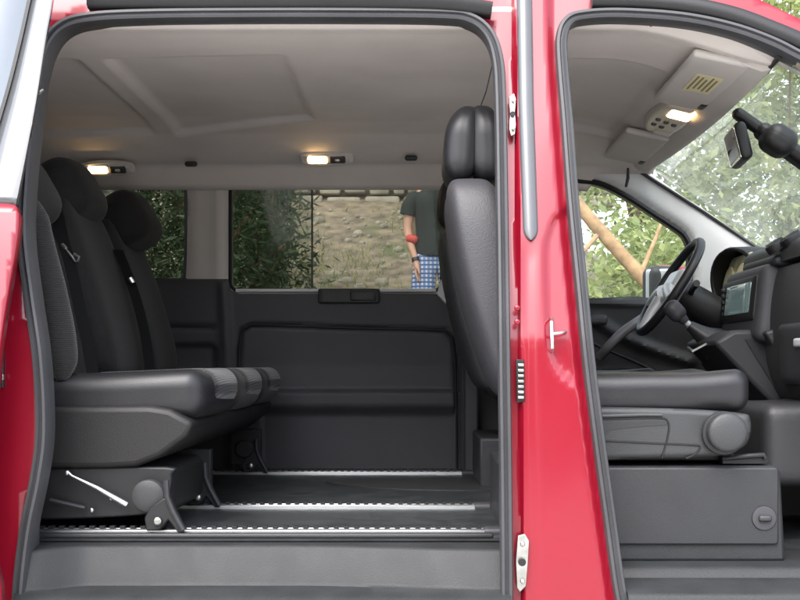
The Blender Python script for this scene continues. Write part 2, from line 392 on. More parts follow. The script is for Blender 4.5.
for q in (544, 581):
    bm = bmesh.new(); disc(bm, on_side(522.5, q, -.008), (0, -1, 0), .005, .006, dome=.003); link('bolt', bm, M['steel'], lt)
ct = plate([(516, 359), (524, 360), (525, 401), (517, 403)], -.001, .012, 'contact_block', M['black'])
bm = bmesh.new()
for k in range(7):
    a = on_side(520.8, 365 + k*5.4, -.004); box(bm, a, (.012, .008, .0055))
link('contact_pin', bm, M['steel'], ct, bevel=.001)
for q in (308, 322):
    bm = bmesh.new(); disc(bm, on_side(517, q, .004), (0, -1, 0), .006, .006, dome=.002); link('plug', bm, M['red'], van)
bm = bmesh.new()
tube(bm, [on_side(552, 318, .004), on_side(551.5, 322, -.012), on_side(552, 334, -.014), on_side(552.5, 348, -.012), on_side(552.5, 352, .004)], [.003, .004, .0045, .004, .003], 8)
tube(bm, [on_side(552, 334, -.012), on_side(560, 333, -.012), on_side(566, 332, .002)], [.004, .0035, .003], 8)
link('door_striker', bm, M['steel'], van)
# ---- the sliding door, slid back along the flank
door = empty('sliding_door', P(-60, 300, -.11)); door.parent = van; door.location = P(-60, 300, -.11) - van.location
DOFF = -.13
bm = bmesh.new()
dpoly = catmull([(-260, 202), (-60, 203), (8, 204), (16, 209), (18, 218), (15, 245), (8, 285), (1, 330), (-8, 420), (-14, 520), (-18, 640), (-260, 640)], 4)
sheet(bm, dpoly, [], lambda x, y: on_side(x, y, DOFF), frange(-250, 20, 5), frange(204, 636, 9), .8)
face_to(bm, (0, -1, 0)); dp = link('door_panel', bm, M['red'], van, solid=-.03); 
def reparent(o, p):
    base = Vector()
    q = p
    while q: base += q.location; q = q.parent
    old = Vector(); q = o.parent
    while q: old += q.location; q = q.parent
    o.parent = p; o.location += old - base
reparent(dp, door)
edge = [(58, -45), (54, 0), (47, 40), (38, 100), (27, 160), (18, 205)]
inner = [(42, -45), (31, 0), (22, 40), (10, 88), (-8, 150), (-22, 205)]
bm = bmesh.new(); loft(bm, [[on_side(lerp(a[0], b[0], t), lerp(a[1], b[1], t), DOFF + .012 + (.014 if t == 0 else .003 if t < .1 else 0)) for t in (0, .06, .3, .6, 1)] for a, b in zip(catmull(edge, 4), catmull(inner, 4))], cap=False, closed=False); face_to(bm, (0, -1, 0))
reparent(link('window_frame', bm, mat('gloss_black', (.10, .105, .11), .15, coat=1), van, solid=-.02), door)
bm = bmesh.new(); poly = [(x-3, y) for x, y in catmull(inner, 4)] + [(-260, 205), (-260, -45)]
loft(bm, [[on_side(lerp(a[0]-3, -260, t), a[1], DOFF + .008) for t in (0, .2, .5, 1)] for a in catmull(inner, 4)], cap=False, closed=False); face_to(bm, (0, -1, 0))
PG = mat('privacy_glass', (.05, .055, .06), .05, coat=1, spec=1); PG.node_tree.nodes['Principled BSDF'].inputs['Coat IOR'].default_value = 2.6
reparent(link('window', bm, PG, van, solid=-.005), door)
bm = bmesh.new(); sweep(bm, [on_side(x-1.2, y, DOFF+.012) for x, y in catmull(inner, 4)], [(-.0035, .012), (-.0035, -.004), (.0035, -.004), (.0035, .012)])
reparent(link('glass_gasket', bm, M['black'], van), door)
bm = bmesh.new(); tube(bm, [on_side(30, 88, -.05), on_side(37, 90, -.055), on_side(40, 93, -.055), on_side(43, 90, -.05)], [.006, .007, .005, .003], 8)
reparent(link('guide_pin', bm, M['steel'], van), door)
for (a, b) in (((2, 292), (9, 322)), ((-3, 350), (5, 388))):
    bm = bmesh.new(); box(bm, on_side((a[0]+b[0])/2, (a[1]+b[1])/2, .0), ((b[0]-a[0])/490, .02, (b[1]-a[1])/490)); l = link('latch_slot', bm, M['black'], van, bevel=.003)
    bm = bmesh.new(); box(bm, on_side((a[0]+b[0])/2+1, (a[1]+b[1])/2+8, -.013), (.008, .01, .012)); link('latch_tongue', bm, M['steel'], l, bevel=.001)

# ---- headliner
HC = .76
def pl(px, py, h=HC): s = (VY-py)/h; return ((px-VX)/s, F/s - D)
REC = [[pl(-60, 62), pl(76, 62), pl(154, 131), pl(0, 133)], [pl(106, 62), pl(283, 58), pl(312, 121), pl(179, 132)], [pl(540, 62), pl(664, 62), pl(618, 128), pl(520, 128)]]
YP = [(.165, .742), (.20, .752), (.26, .76), (.45, .765), (1.2, .765), (1.32, .752), (1.42, .722), (1.50, .695), (1.535, .687), (1.545, .675), (1.575, .64), (1.60, .60)]
def ceil(x, y):
    h = tab(YP, y)
    d = min(sdist(r, x, y) for r in REC)
    h += .016 * (1 - sst(-.014, .010, d))
    if x > .45: h -= .085 * sst(.45, .85, x) * (1 - .75*sst(1.2, 1.5, y))
    if x > .5: h = max(h, lerp(.3, .662, sst(.5, .62, x)))
    return h
bm = bmesh.new(); gx = frange(-1.6, .80, .012); gy = frange(.165, 1.60, .012)
g = [[bm.verts.new((x, y, CZ + ceil(x, y) + .045*sst(.195, .165, y))) for y in gy] for x in gx]
for i in range(len(gx)-1):
    for j in range(len(gy)-1): bm.faces.new((g[i][j], g[i][j+1], g[i+1][j+1], g[i+1][j]))
face_to(bm, (0, 0, -1)); hl = link('headliner', bm, M['head'], van, sharp=0, solid=-.012)
bm = bmesh.new()
bm.free()
for px, py in ((411, 158), (191, 164)):
    bm = bmesh.new(); c = P(px, py, 1.44); rbox(bm, c, (.042, .02, .018), .008, n=6); link('headliner_clip', bm, M['trim2'], van)
# coat-hook like cap and belt line by the front seat
bm = bmesh.new(); tube(bm, [P(493, 62, .2), P(486, 92, .45), P(475, 121, .8)], .0014, 6); link('headliner_seam', bm, M['grey'], van)
# dome lamps
def dome_lamp(px, py, y, wpx):
    o = empty('dome_lamp'); o.parent = van; c = P(px, py, y); o.location = c - van.location
    s = S(y); rot = Matrix.Rotation(R(-52), 3, 'X')
    def put(nm, m, cx, sz, r, dy): 
        b = bmesh.new(); rbox(b, c + rot @ Vector((cx, 0, -dy)), sz, r, rot, 10, (lambda p: Vector((p.x, p.y*(1-.5*abs(2*p.x/sz[0])**3), p.z))) if nm in ('housing', 'rim') else None); x = link(nm, b, m, van); reparent(x, o)
    put('housing', M['beige'], 0, (wpx/s, .058, .02), .028, 0)
    put('rim', M['lensoff'], 0, (wpx/s*.86, .040, .02), .012, .004)
    put('lens', M['lens'], -wpx/s*.17, (wpx/s*.36, .026, .016), .006, .010)
    put('switch', M['trim'], wpx/s*.20, (wpx/s*.30, .026, .016), .006, .010)
    put('button', M['steel'], wpx/s*.20, (.018, .012, .012), .005, .016)
    return o
dome_lamp(108, 168, 1.46, 54); dome_lamp(327, 158, 1.46, 54)

# ---- far side wall
WY = [(-.6, 1.70), (.0, 1.70), (.28, 1.675), (.64, 1.60), (.75, 1.565)]
def wall(px, py, off=0.):
    y = 1.65
    for _ in range(5): y = tab(WY, (VY-py)/S(y)) + off
    return P(px, py, y)
Q = catmull([(90, 190), (120, 186), (150, 183), (176, 182), (184, 187), (186, 200), (185, 270), (181, 284), (170, 288), (90, 290)], 4, True)
MID = rrect(230, 180, 442, 291, 9)
bm = bmesh.new(); up = [(-130, 166), (520, 166), (520, 302), (-130, 302)]
sheet(bm, up, [Q, MID], lambda x, y: wall(x, y, .012*(1-sst(1, 9, min(poly_d(Q, x, y), poly_d(MID, x, y)))) - .012*math.exp(-((x-218)/6)**2)), frange(-125, 515, 4), frange(168, 300, 4), 1)
face_to(bm, (0, -1, 0)); link('upper_wall_trim', bm, M['beige'], van, solid=-.03)
def loop3(poly, off): return [wall(x, y, off) for x, y in poly]
def gasket(poly, off, r, parent=van, name='window_gasket', m='black'):
    b = bmesh.new(); sweep(b, loop3(poly, off), [(-r, .03), (-r, -.002), (-r*.4, -.006), (r*.6, -.004), (r, .004), (r, .03)], closed=True); return link(name, b, M[m], parent)
def pane(poly, off, name, m, dec=1, fn=wall):
    b = bmesh.new(); a = [fn(x, y, off) for x, y in poly]; prism(b, a, (0, .005, 0)); return link(name, b, M[m], van, smooth=False)
gasket(Q, .012, .006); gasket(MID, .012, .007)
pane(Q, .034, 'quarter_window', 'tint')
pane(rrect(229, 179, 443, 292, 9), .034, 'side_window', 'tint')
slp = pane(rrect(229, 179, 312, 292, 5), .022, 'sliding_pane', 'slidetint')
bm = bmesh.new(); sweep(bm, loop3([(312, 180), (312, 235), (312, 291)], .020), [(-.003, .012), (-.003, 0), (.003, 0), (.003, .012)]); reparent(link('pane_edge', bm, M['trim'], van), slp)
# pale lower ledge of the glass openings
for x0, x1, yy in ((236, 436, 290.5), (165, 183, 287)):
    bm = bmesh.new(); tube(bm, loop3([(lerp(x0, x1, k/8), yy) for k in range(9)], .002), .006, 8); link('window_ledge', bm, M['pale'], van)
# lower trim (dark), with the pressed door card
CARD = catmull([(236, 500), (238, 420), (240, 340), (247, 328), (262, 325), (350, 328), (435, 330), (448, 334), (454, 345), (456, 395), (457, 500)], 4)
POCK = rrect(150, 345, 216, 420, 7)
def low_off(x, y):
    o = 0
    d = poly_d(CARD, x, y, False); o += .012 * math.exp(-(d/1.8)**2)
    if inside(CARD, x, y): o -= .004
    if 262 < x < 456:
        o -= .020 * sst(389, 393, y) * sst(413, 405, y); o += .010*sst(412, 416, y)
    o += .018 * (1 - sst(-2, 2, sdist(POCK, x, y)))
    o -= .014 * math.exp(-((x-223-((y-280)*.05))/5)**2) * sst(276, 290, y)
    o -= .02 * sst(458, 464, x)*sst(480, 474, x)
    o += .012*math.exp(-((y-327)/2)**2) * (1 if 60 < x < 215 else 0)
    return o - .02
bm = bmesh.new(); lowp = [(-130, 279), (228, 279), (231, 290), (238, 294), (434, 294), (446, 296), (520, 296), (520, 486), (-130, 486)]
sheet(bm, lowp, [], lambda x, y: wall(x, y, low_off(x, y)), frange(-125, 130, 12) + frange(136, 518, 2.5), frange(280, 484, 2.5), .8)
face_to(bm, (0, -1, 0)); link('lower_wall_trim', bm, M['trim'], van, solid=-.03, sharp=60)
bm = bmesh.new(); tube(bm, [wall(x, y, -.0215) for x, y in CARD], .0042, 8); link('door_card_seam', bm, M['black'], van)
bm = bmesh.new(); tube(bm, [wall(x, y, -.0215) for x, y in ((456, 391), (466, 391.5), (478, 392))], .003, 6); link('trim_joint', bm, M['black'], van)
bm = bmesh.new(); c = wall(349, 296, -.028); rbox(bm, c, (62/284, .02, 15/284), .007, n=8); ch = link('window_catch', bm, M['trim2'], van)
bm = bmesh.new(); rbox(bm, c + Vector((.05, -.008, 0)), (26/284, .012, 10/284), .005, n=6); link('button', bm, M['trim2'], ch)
bm = bmesh.new(); box(bm, P(471, 386, 1.60), (.05, .05, .66)); link('pillar_trim', bm, M['trim'], van, bevel=.008)
bm = bmesh.new(); prism(bm, [P(a, b, 1.56) for a, b in ((440, 282), (449, 262), (462, 290), (466, 306), (446, 304), (437, 294))], (0, .05, 0)); link('pillar_foot_trim', bm, M['pale'], van, bevel=.006)
bm = bmesh.new(); disc(bm, P(475, 466, 1.57), (0, -1, 0), .010, .008, dome=.003); link('trim_screw', bm, M['steel'], van)

# ---- floor, rails, steps
FZ = CZ - .37
bm = bmesh.new(); box(bm, (-.62, .92, FZ-.0075), (2.0, 1.60, .015)); fl = link('floor', bm, M['floor'], van, bevel=.004)
for y, x0 in ((1.485, -.95), (.588, -1.05), (.156, -1.05)):
    r = empty('seat_rail'); r.parent = van; r.location = Vector((-.4, y, FZ)) - van.location
    L = .142 - x0; cx = (.142 + x0)/2
    bm = bmesh.new(); box(bm, (cx, y-.011, FZ+.004), (L, .014, .010)); box(bm, (cx, y+.018, FZ+.004), (L, .010, .010)); box(bm, (cx, y+.003, FZ+.001), (L, .03, .004))
    reparent(link('rail_profile', bm, M['alu'], van, bevel=.001), r)
    bm = bmesh.new(); k = x0 + .01
    while k < .135: box(bm, (k, y+.0125, FZ+.0115), (.011, .013, .006)); k += .0225
    for k2 in (0,): box(bm, (cx, y+.003, FZ+.0035), (L*.998, .013, .003))
    reparent(link('slot', bm, M['black'], van), r)
    bm = bmesh.new(); rbox(bm, (.142+.022, y+.003, FZ+.004), (.05, .045, .016), .006, n=6); reparent(link('end_cap', bm, M['trim'], van), r)
# a lighter patch lying on the floor covering
bm = bmesh.new(); prism(bm, [(x, y, FZ+.0005) for x, y in catmull([(-.30, 1.22), (-.18, 1.30), (.10, 1.32), (.28, 1.30), (.28, 1.00), (.0, .98), (-.2, 1.08)], 5, True)], (0, 0, .0035)); link('floor_patch', bm, M['grey'], van)
bm = bmesh.new(); tube(bm, [P(490, 497, .9)+Vector((0, 0, .0)), P(496, 493, .85), P(503, 491, .8)], .006, 8); link('floor_hook', bm, M['steel'], van)
# entry step: riser curves in at both ends
def step(bm, xa, xb, ytop, rise_h, tread_h, curve):
    rings = []
    n = 40
    for k in range(n+1):
        x = lerp(xa, xb, k/n); e = curve(k/n)
        rings.append([Vector((x, .30, CZ-.385)), Vector((x, ytop+.012+e, CZ-.385)), Vector((x, ytop+.004+e, CZ-.387)), Vector((x, ytop-.002+e, CZ-.393)), Vector((x, ytop-.014+e, CZ-tread_h+.008)), Vector((x, ytop-.02+e, CZ-tread_h)), Vector((x, -.02, CZ-tread_h-.004)), Vector((x, -.032, CZ-tread_h-.012)), Vector((x, -.034, CZ-tread_h-.2)), Vector((x, .30, CZ-tread_h-.2))])
    loft(bm, rings)
bm = bmesh.new(); step(bm, -.83, .185, .085, .38, .468, lambda t: -.075*(1-sst(0, .13, t)) - .055*sst(.55, 1, t)); link('entry_step', bm, M['step'], van, sharp=50)
bm = bmesh.new()
rbox(bm, (-.35, .128, FZ-.001), (1.02, .022, .012), .005, n=6); link('step_edge_trim', bm, M['trim2'], van)
bm = bmesh.new(); rbox(bm, (-.855, .075, CZ-.27), (.078, .05, .32), .01, n=8); link('jamb_trim', bm, M['trim'], van)
# front footwell
bm = bmesh.new(); box(bm, (.95, .97, CZ-.455), (1.0, 1.6, .04)); link('front_floor', bm, M['floor'], van, bevel=.004)
bm = bmesh.new(); rings = []
for x in frange(.425, 1.43, .05):
    rings.append([Vector((x, y, CZ+h)) for y, h in ((.30, -.432), (.09, -.430), (.075, -.436), (.068, -.452), (.03, -.456), (.02, -.462), (-.02, -.466), (-.03, -.475), (-.034, -.7), (.3, -.7))])
loft(bm, rings); link('front_sill', bm, M['step'], van, sharp=50)
bm = bmesh.new(); rbox(bm, (1.0, .55, CZ-.195), (.34, .34, .20), .03, n=12, f=lambda p: p + Vector((0, 0, .03*sst(-.1, .2, p.x)*(p.z > 0)))); link('footwell_hump', bm, M['trim2'], van)
bm = bmesh.new(); box(bm, (1.42, .85, CZ-.1), (.05, 1.6, .75)); link('bulkhead', bm, M['trim'], van)
bm = bmesh.new(); prism(bm, [(x, .12, CZ+h) for x, h in ((.98, .33), (1.32, .36), (1.40, .1), (1.40, -.42), (1.12, -.42), (1.0, -.1))], (0, .04, 0)); link('dash_end_panel', bm, M['trim2'], van, bevel=.01)
# ---- far front: driver's door, pillar trim
DW = catmull([(530, 178), (580, 180), (603, 184), (627, 196), (652, 212), (672, 225), (684, 234), (690, 246), (691, 262), (690, 290), (688, 304), (530, 303)], 4, True)
bm = bmesh.new(); ap = [(500, 164), (634, 166), (700, 207), (764, 250), (790, 268), (790, 330), (500, 320)]
sheet(bm, ap, [DW], lambda x, y: wall(x, y, -.03 + .018*(1-sst(1, 8, poly_d(DW, x, y)))), frange(503, 788, 4), frange(166, 326, 4), 1)
face_to(bm, (0, -1, 0)); link('windscreen_pillar_trim', bm, M['pale'], van, solid=-.05)
bm = bmesh.new(); sweep(bm, [wall(x, y, -.022) for x, y in DW], [(-.012, .03), (-.012, -.004), (-.004, -.010), (.006, -.006), (.008, .004), (.008, .03)], closed=True); link('window_gasket', bm, M['black'], van)
pane(DW, .012, 'driver_window', 'glare_veil_side')
bm = bmesh.new()
DP = [(500, 303), (590, 303), (640, 304), (696, 307), (712, 330), (900, 335), (900, 480), (500, 480)]
CUR = catmull([(590, 342), (612, 352), (640, 364), (665, 378), (680, 400)], 5); CUR2 = catmull([(598, 322), (625, 338), (660, 352), (690, 362)], 5)
def dpo(x, y): return -.055 - .02*math.exp(-(poly_d(CUR2, x, y, False)/5)**2) - .012*sst(308, 303, y)
sheet(bm, DP, [], lambda x, y: wall(x, y, dpo(x, y)), frange(503, 738, 3), frange(304, 478, 3), .8)
face_to(bm, (0, -1, 0)); dd = link('driver_door_panel', bm, M['trim2'], van, solid=-.04, sharp=60)
bm = bmesh.new(); tube(bm, [wall(x, y, -.056) for x, y in CUR], .005, 8); link('door_panel_seam', bm, M['black'], dd)
bm = bmesh.new(); pts = catmull([tuple(P(600, 356, 1.56)), tuple(P(610, 345, 1.50)), tuple(P(622, 333, 1.49)), tuple(P(636, 323, 1.50)), tuple(P(650, 314, 1.56))], 6)
tube(bm, pts, [.017]*len(pts), 10); link('pull_handle', bm, mat('satin_grey', (.16, .16, .165), .35), dd)
bm = bmesh.new(); rbox(bm, P(597, 320, 1.585), (.075, .03, .035), .012, n=8); link('door_lever', bm, M['grey'], dd)
# door mirror outside the driver's window
mr = empty('door_mirror'); mr.parent = van; mr.location = P(668, 288, 1.9) - van.location
bm = bmesh.new(); rbox(bm, P(668, 288, 1.92), (.17, .11, .17), .04, Matrix.Rotation(R(18), 3, 'Z'), 10); reparent(link('mirror_housing', bm, M['red'], van), mr)
bm = bmesh.new(); rbox(bm, P(661, 288, 1.90), (.13, .10, .165), .035, Matrix.Rotation(R(18), 3, 'Z'), 10); reparent(link('mirror_surround', bm, M['trim2'], van), mr)
bm = bmesh.new(); rbox(bm, P(660, 287, 1.855), (.105, .02, .135), .009, Matrix.Rotation(R(-20), 3, 'Z'), 8); reparent(link('mirror_pane', bm, M['silver'], van), mr)
# ---- windscreen
def ws(t, y): # t 0 top .. 1 base
    return Vector((.785 + .48*t + .03*math.sin(math.pi*(y-.1)/1.5), y, CZ + .675 - .34*t))
bm = bmesh.new(); rings = [[ws(t, y) for t in (0, .25, .5, .75, 1)] for y in frange(.12, 1.60, .08)]
loft(bm, rings, cap=False, closed=False); face_to(bm, (-1, 0, 0)); link('windscreen', bm, M['glare_veil'], van, solid=-.005)
bm = bmesh.new(); tube(bm, [wall(x, y, -.034) for x, y in ((634, 168), (700, 209.5), (766, 253), (790, 270))], .006, 8); tube(bm, [ws(0, y) + Vector((.0, 0, .0)) for y in frange(.14, 1.5, .08)], .006, 8); link('windscreen_gasket', bm, M['black'], van)
bm = bmesh.new(); rings = []
for y in frange(.22, 1.54, .06):
    b = ws(0, y); rings.append([b + Vector((-.10, 0, .035)), b + Vector((-.06, 0, .002)), b + Vector((-.02, 0, -.012)), b + Vector((.0, 0, -.008)), b + Vector((.006, 0, .02)), b + Vector((-.03, 0, .06))])
loft(bm, rings); link('windscreen_header', bm, M['beige'], van, sharp=50)
bm = bmesh.new(); pts = [on_side(x, y, .06) for x, y in catmull([(690, 27), (735, 38), (775, 53), (805, 67), (855, 93), (915, 131), (965, 170), (990, 225)], 5)]; tube(bm, pts, .022, 12); link('near_pillar_trim', bm, M['beige'], van)
# ---- visors and roof console
def visor(y0, y1, label=None):
    o = empty('sun_visor'); o.parent = van; c = Vector((.685, (y0+y1)/2, CZ + .695)); o.location = c - van.location
    rot = Matrix.Rotation(R(12), 3, 'Y'); bm = bmesh.new(); rbox(bm, c, (.135, y1-y0, .02), .0095, rot, 10); v = link('visor_flap', bm, M['beige'], van); reparent(v, o)
    bm = bmesh.new(); rbox(bm, c + rot @ Vector((.055, (y1-y0)/2-.05, -.004)), (.02, .05, .018), .006, rot, 6); reparent(link('visor_clip', bm, M['trim2'], van), o)
    return o, c, rot
visor(1.05, 1.46)
o, c, rot = visor(.22, .66)
bm = bmesh.new(); q = [c + rot @ Vector((a, b, -.0105)) for a, b in ((-.028, -.10), (.038, -.10), (.038, .05), (-.028, .05))]; prism(bm, q, (0, 0, -.0008)); st = link('visor_sticker', bm, M['paper'], van, smooth=False); reparent(st, o)
bm = bmesh.new()
for k in range(5):
    box(bm, c + rot @ Vector((-.018 + k*.0115, -.025 - (k % 2)*.006, -.0119)), (.004, .12 - (k % 3)*.018, .0012), rot)
x = link('sticker_lines', bm, M['ink'], van, smooth=False); reparent(x, o)
rc = empty('roof_console'); rc.parent = van; cc = P(670, 114, .86); rc.location = cc - van.location
rot = Matrix.Rotation(R(14), 3, 'Y')
def put(nm, m, off, sz, r):
    b = bmesh.new(); rbox(b, cc + rot @ Vector(off), sz, r, rot, 10, (lambda p: Vector((p.x*(1-.32*(p.y/.16)**2), p.y, p.z))) if nm == 'console_body' else None); x = link(nm, b, m, van); reparent(x, rc)
put('console_body', M['lensoff'], (0, 0, 0), (.12, .33, .05), .024)
put('lens', M['lens'], (.012, -.10, -.012), (.07, .085, .034), .012)
put('lens', M['lensoff'], (.012, .12, -.012), (.06, .06, .034), .012)
for a, b in ((-.03, -.01), (-.005, .0), (.02, .01), (-.03, .05), (-.005, .06)): put('button', M['trim'], (a, b, -.020), (.015, .018, .02), .004)
bm = bmesh.new(); tube(bm, [P(628, 168, 1.5), P(628, 178, 1.5), P(626, 187, 1.5)], [.004, .006, .005], 8); link('coat_hook', bm, M['trim2'], van)
# ---- rear view mirror on the glass
rm = empty('rear_view_mirror'); rm.parent = van; rm.location = P(745, 120, .6) - van.location
bm = bmesh.new()
a0 = ws(.02, .58); a1 = ws(.50, .55)
for t0, t1, wv, th in ((.015, .20, .04, .03), (.14, .48, .07, .04)):
    p = [ws(t0, .565), ws(t1, .565)]; d = p[1]-p[0]; nrm = Vector((-d.z, 0, d.x)).normalized(); nrm = -nrm if nrm.z > 0 else nrm
    rot = Matrix((d.normalized(), Vector((0, 1, 0)), d.normalized().cross(Vector((0, 1, 0))))).transposed()
    rbox(bm, (p[0]+p[1])/2 + nrm*.02, (d.length, wv, th), .02, rot, 8)
reparent(link('sensor_housing', bm, M['black'], van), rm)
bm = bmesh.new(); rbox(bm, P(778, 141, .52), (.085, .10, .07), .03, Matrix.Rotation(R(32), 3, 'Y'), 10); reparent(link('camera_pod', bm, M['black'], van), rm)
bm = bmesh.new(); tube(bm, [P(748, 122, .58), P(742, 130, .60), P(738, 136, .61)], .010, 8); reparent(link('mirror_stalk', bm, M['black'], van), rm)
bm = bmesh.new(); rot = Matrix.Rotation(R(-14), 3, 'Y') @ Matrix.Rotation(R(-8), 3, 'Z'); rbox(bm, P(738, 146, .61), (.032, .20, .098), .014, rot, 10); reparent(link('mirror_shell', bm, M['black'], van), rm)
bm = bmesh.new(); rbox(bm, P(738, 146, .61) + rot @ Vector((-.0145, 0, 0)), (.006, .184, .082), .0028, rot, 8); reparent(link('mirror_pane', bm, M['mirror'], van), rm)
# ---- dashboard
dash = empty('dashboard'); dash.parent = van; dash.location = Vector((1.05, .85, CZ)) - van.location
def dpart(nm, bm, m, **k):
    x = link(nm, bm, m, van, **k); reparent(x, dash); return x
prof = catmull([(1.30, .352), (1.15, .352), (1.05, .350), (1.0, .340), (.968, .322), (.958, .302), (.957, .275)], 3) 
bm = bmesh.new(); 
rings = [[Vector((x, y, CZ + h)) for x, h in prof + [(1.02, .268), (1.30, .268)]] for y in frange(.16, 1.0, .06)]
loft(bm, rings); dpart('dash_top', bm, M['grey'], sharp=50)
prof = catmull([(1.02, .267), (.968, .262), (.955, .245), (.945, .20), (.938, .14), (.938, .06), (.948, -.01), (.97, -.07), (1.0, -.11), (1.06, -.13)], 3)
bm = bmesh.new(); rings = [[Vector((x, y, CZ + h)) for x, h in prof + [(1.38, -.13), (1.38, .267)]] for y in frange(.17, 1.01, .06)]
loft(bm, rings); dpart('dash_front', bm, M['trim2'], sharp=50)
bm = bmesh.new(); rbox(bm, (.962, .40, CZ+.03), (.06, .42, .16), .02, Matrix.Rotation(R(-3), 3, 'Y'), 10); dpart('glovebox_lid', bm, M['trim2'])
bm = bmesh.new(); rbox(bm, (.93, .42, CZ+.055), (.012, .09, .022), .005, n=6); dpart('glovebox_catch', bm, M['silver'])
bm = bmesh.new(); prism(bm, [(x, .985, CZ+h) for x, h in ((1.06, .335), (1.10, .350), (1.30, .352), (1.38, .2), (1.38, -.13), (1.06, -.13))], (0, .55, 0)); dpart('dash_driver_side', bm, M['trim'], bevel=.012)
# centre stack
rot = Matrix.Rotation(R(6), 3, 'Y')
bm = bmesh.new(); rbox(bm, (.965, .875, CZ+.165), (.11, .38, .215), .03, rot, 12); dpart('centre_stack', bm, M['trim'])
bm = bmesh.new(); rbox(bm, (1.0, .81, CZ+.272), (.12, .30, .028), .013, Matrix.Rotation(R(10), 3, 'Y'), 10); dpart('stack_brow', bm, M['grey'])
bm = bmesh.new(); rbox(bm, (.916, .893, CZ+.183), (.02, .335, .125), .008, rot, 8); sc = dpart('radio', bm, M['black'])
bm = bmesh.new(); rbox(bm, (.9075, .880, CZ+.187), (.01, .235, .085), .004, rot, 6); reparent(link('screen', bm, M['screen'], van), sc)
bm = bmesh.new()
for k in range(5): rbox(bm, (.906, 1.03, CZ+.15 + k*.018), (.01, .022, .011), .003, rot, 5)
reparent(link('button', bm, M['grey'], van), sc)
bm = bmesh.new()
for k in range(9): rbox(bm, (.913, .77 + k*.03, CZ+.095), (.016, .022, .014), .004, rot, 5)
dpart('switch_row', bm, M['trim2'])
bm = bmesh.new(); rbox(bm, P(726, 310, 1.06), (.02, .025, .05), .006, rot, 6); dpart('silver_switch', bm, M['silver'])
for px, py, y in ((774, 240, .66), (790, 233, .62)):
    bm = bmesh.new(); c = P(px, py, y); disc(bm, c + Vector((.012, 0, -.026)), (-.55, 0, .83), .028, .022); ve = dpart('air_vent', bm, M['black'])
    bm = bmesh.new(); 
    for k in (-1, 0, 1): box(bm, c + Vector((.0, k*.014, -.006)), (.040, .003, .006), Matrix.Rotation(R(-33), 3, 'Y'))
    reparent(link('vane', bm, M['grey'], van), ve)
# instrument pod
bm = bmesh.new(); rings = []
for x, g in ((.965, 1.0), (.97, 1.04), (1.01, 1.05), (1.10, 1.0), (1.16, .85)):
    rings.append([Vector((x - (.04*math.cos(a) + .02*math.sin(a))*(1.16-x)/.22 + .02, 1.185 + .125*g*math.cos(a), CZ + .255 + .100*g*math.sin(a))) for a in [math.pi*k/16 for k in range(-2, 19)]])
loft(bm, rings, cap=False, closed=False); dpart('instrument_hood', bm, M['black'], solid=.010)
bm = bmesh.new(); rbox(bm, (.995, 1.19, CZ+.26), (.02, .22, .17), .009, Matrix.Rotation(R(10), 3, 'Y'), 8); ic = dpart('instrument_panel', bm, M['dial'])
for y in (1.08, 1.21):
    bm = bmesh.new(); disc(bm, (.986, y+.045, CZ+.265), (-1, 0, .18), .048, .006); reparent(link('dial', bm, M['paper'], van), ic)
bm = bmesh.new(); rbox(bm, (1.04, 1.25, CZ+.09), (.20, .46, .24), .05, n=10); dpart('steering_shroud_panel', bm, M['black'])
# lower console with gear lever
bm = bmesh.new(); prism(bm, [(x, .74, CZ+h) for x, h in ((.80, .062), (.855, .095), (.96, .10), (1.06, -.12), (1.06, -.42), (.98, -.42), (.955, -.10))], (0, .34, 0)); dpart('centre_console', bm, M['trim2'], bevel=.012)
bm = bmesh.new(); prism(bm, [(x, .735, CZ+h) for x, h in ((.885, .07), (.955, .082), (1.035, -.055), (.965, -.06))], (0, .002, 0)); dpart('cubby_shade', bm, M['black'])  # flat black sheet stands for the shade inside an opening
bm = bmesh.new(); prism(bm, [(x, .66, CZ+h) for x, h in ((.915, .088), (.955, .10), (1.0, .09), (1.12, -.10), (1.06, -.11), (1.03, -.085))], (0, .075, 0)); dpart('console_side', bm, M['trim2'], bevel=.008)
gl = empty('gear_lever'); gl.parent = van; gl.location = P(700, 335, .95) - van.location
bm = bmesh.new(); k0 = P(675, 311, .95); k1 = P(686, 322, .95); rbox(bm, k0, (.052, .048, .066), .022, Matrix.Rotation(R(-42), 3, 'Y'), 10); tube(bm, [k0, k0.lerp(k1, .6), k1], [.02, .017, .012], 12); reparent(link('gear_knob', bm, M['seatgrey'], van), gl)
bm = bmesh.new(); tube(bm, [k1, P(692, 327, .95)], .009, 8); reparent(link('gear_stick', bm, M['silver'], van), gl)
bm = bmesh.new(); tube(bm, [P(689, 325, .95), P(697, 331, .95), P(704, 336, .95), P(712, 341, .95), P(718, 346, .95)], [.014, .022, .030, .045, .055], 14); reparent(link('gear_gaiter', bm, M['leather'], van), gl)
bm = bmesh.new(); q = [P(693, 351, .84), P(727, 333, .84), P(717, 332, 1.06), P(688, 347, 1.06)]; tube(bm, q + [q[0]], .0035, 6); reparent(link('gaiter_trim', bm, M['alu'], van), gl)
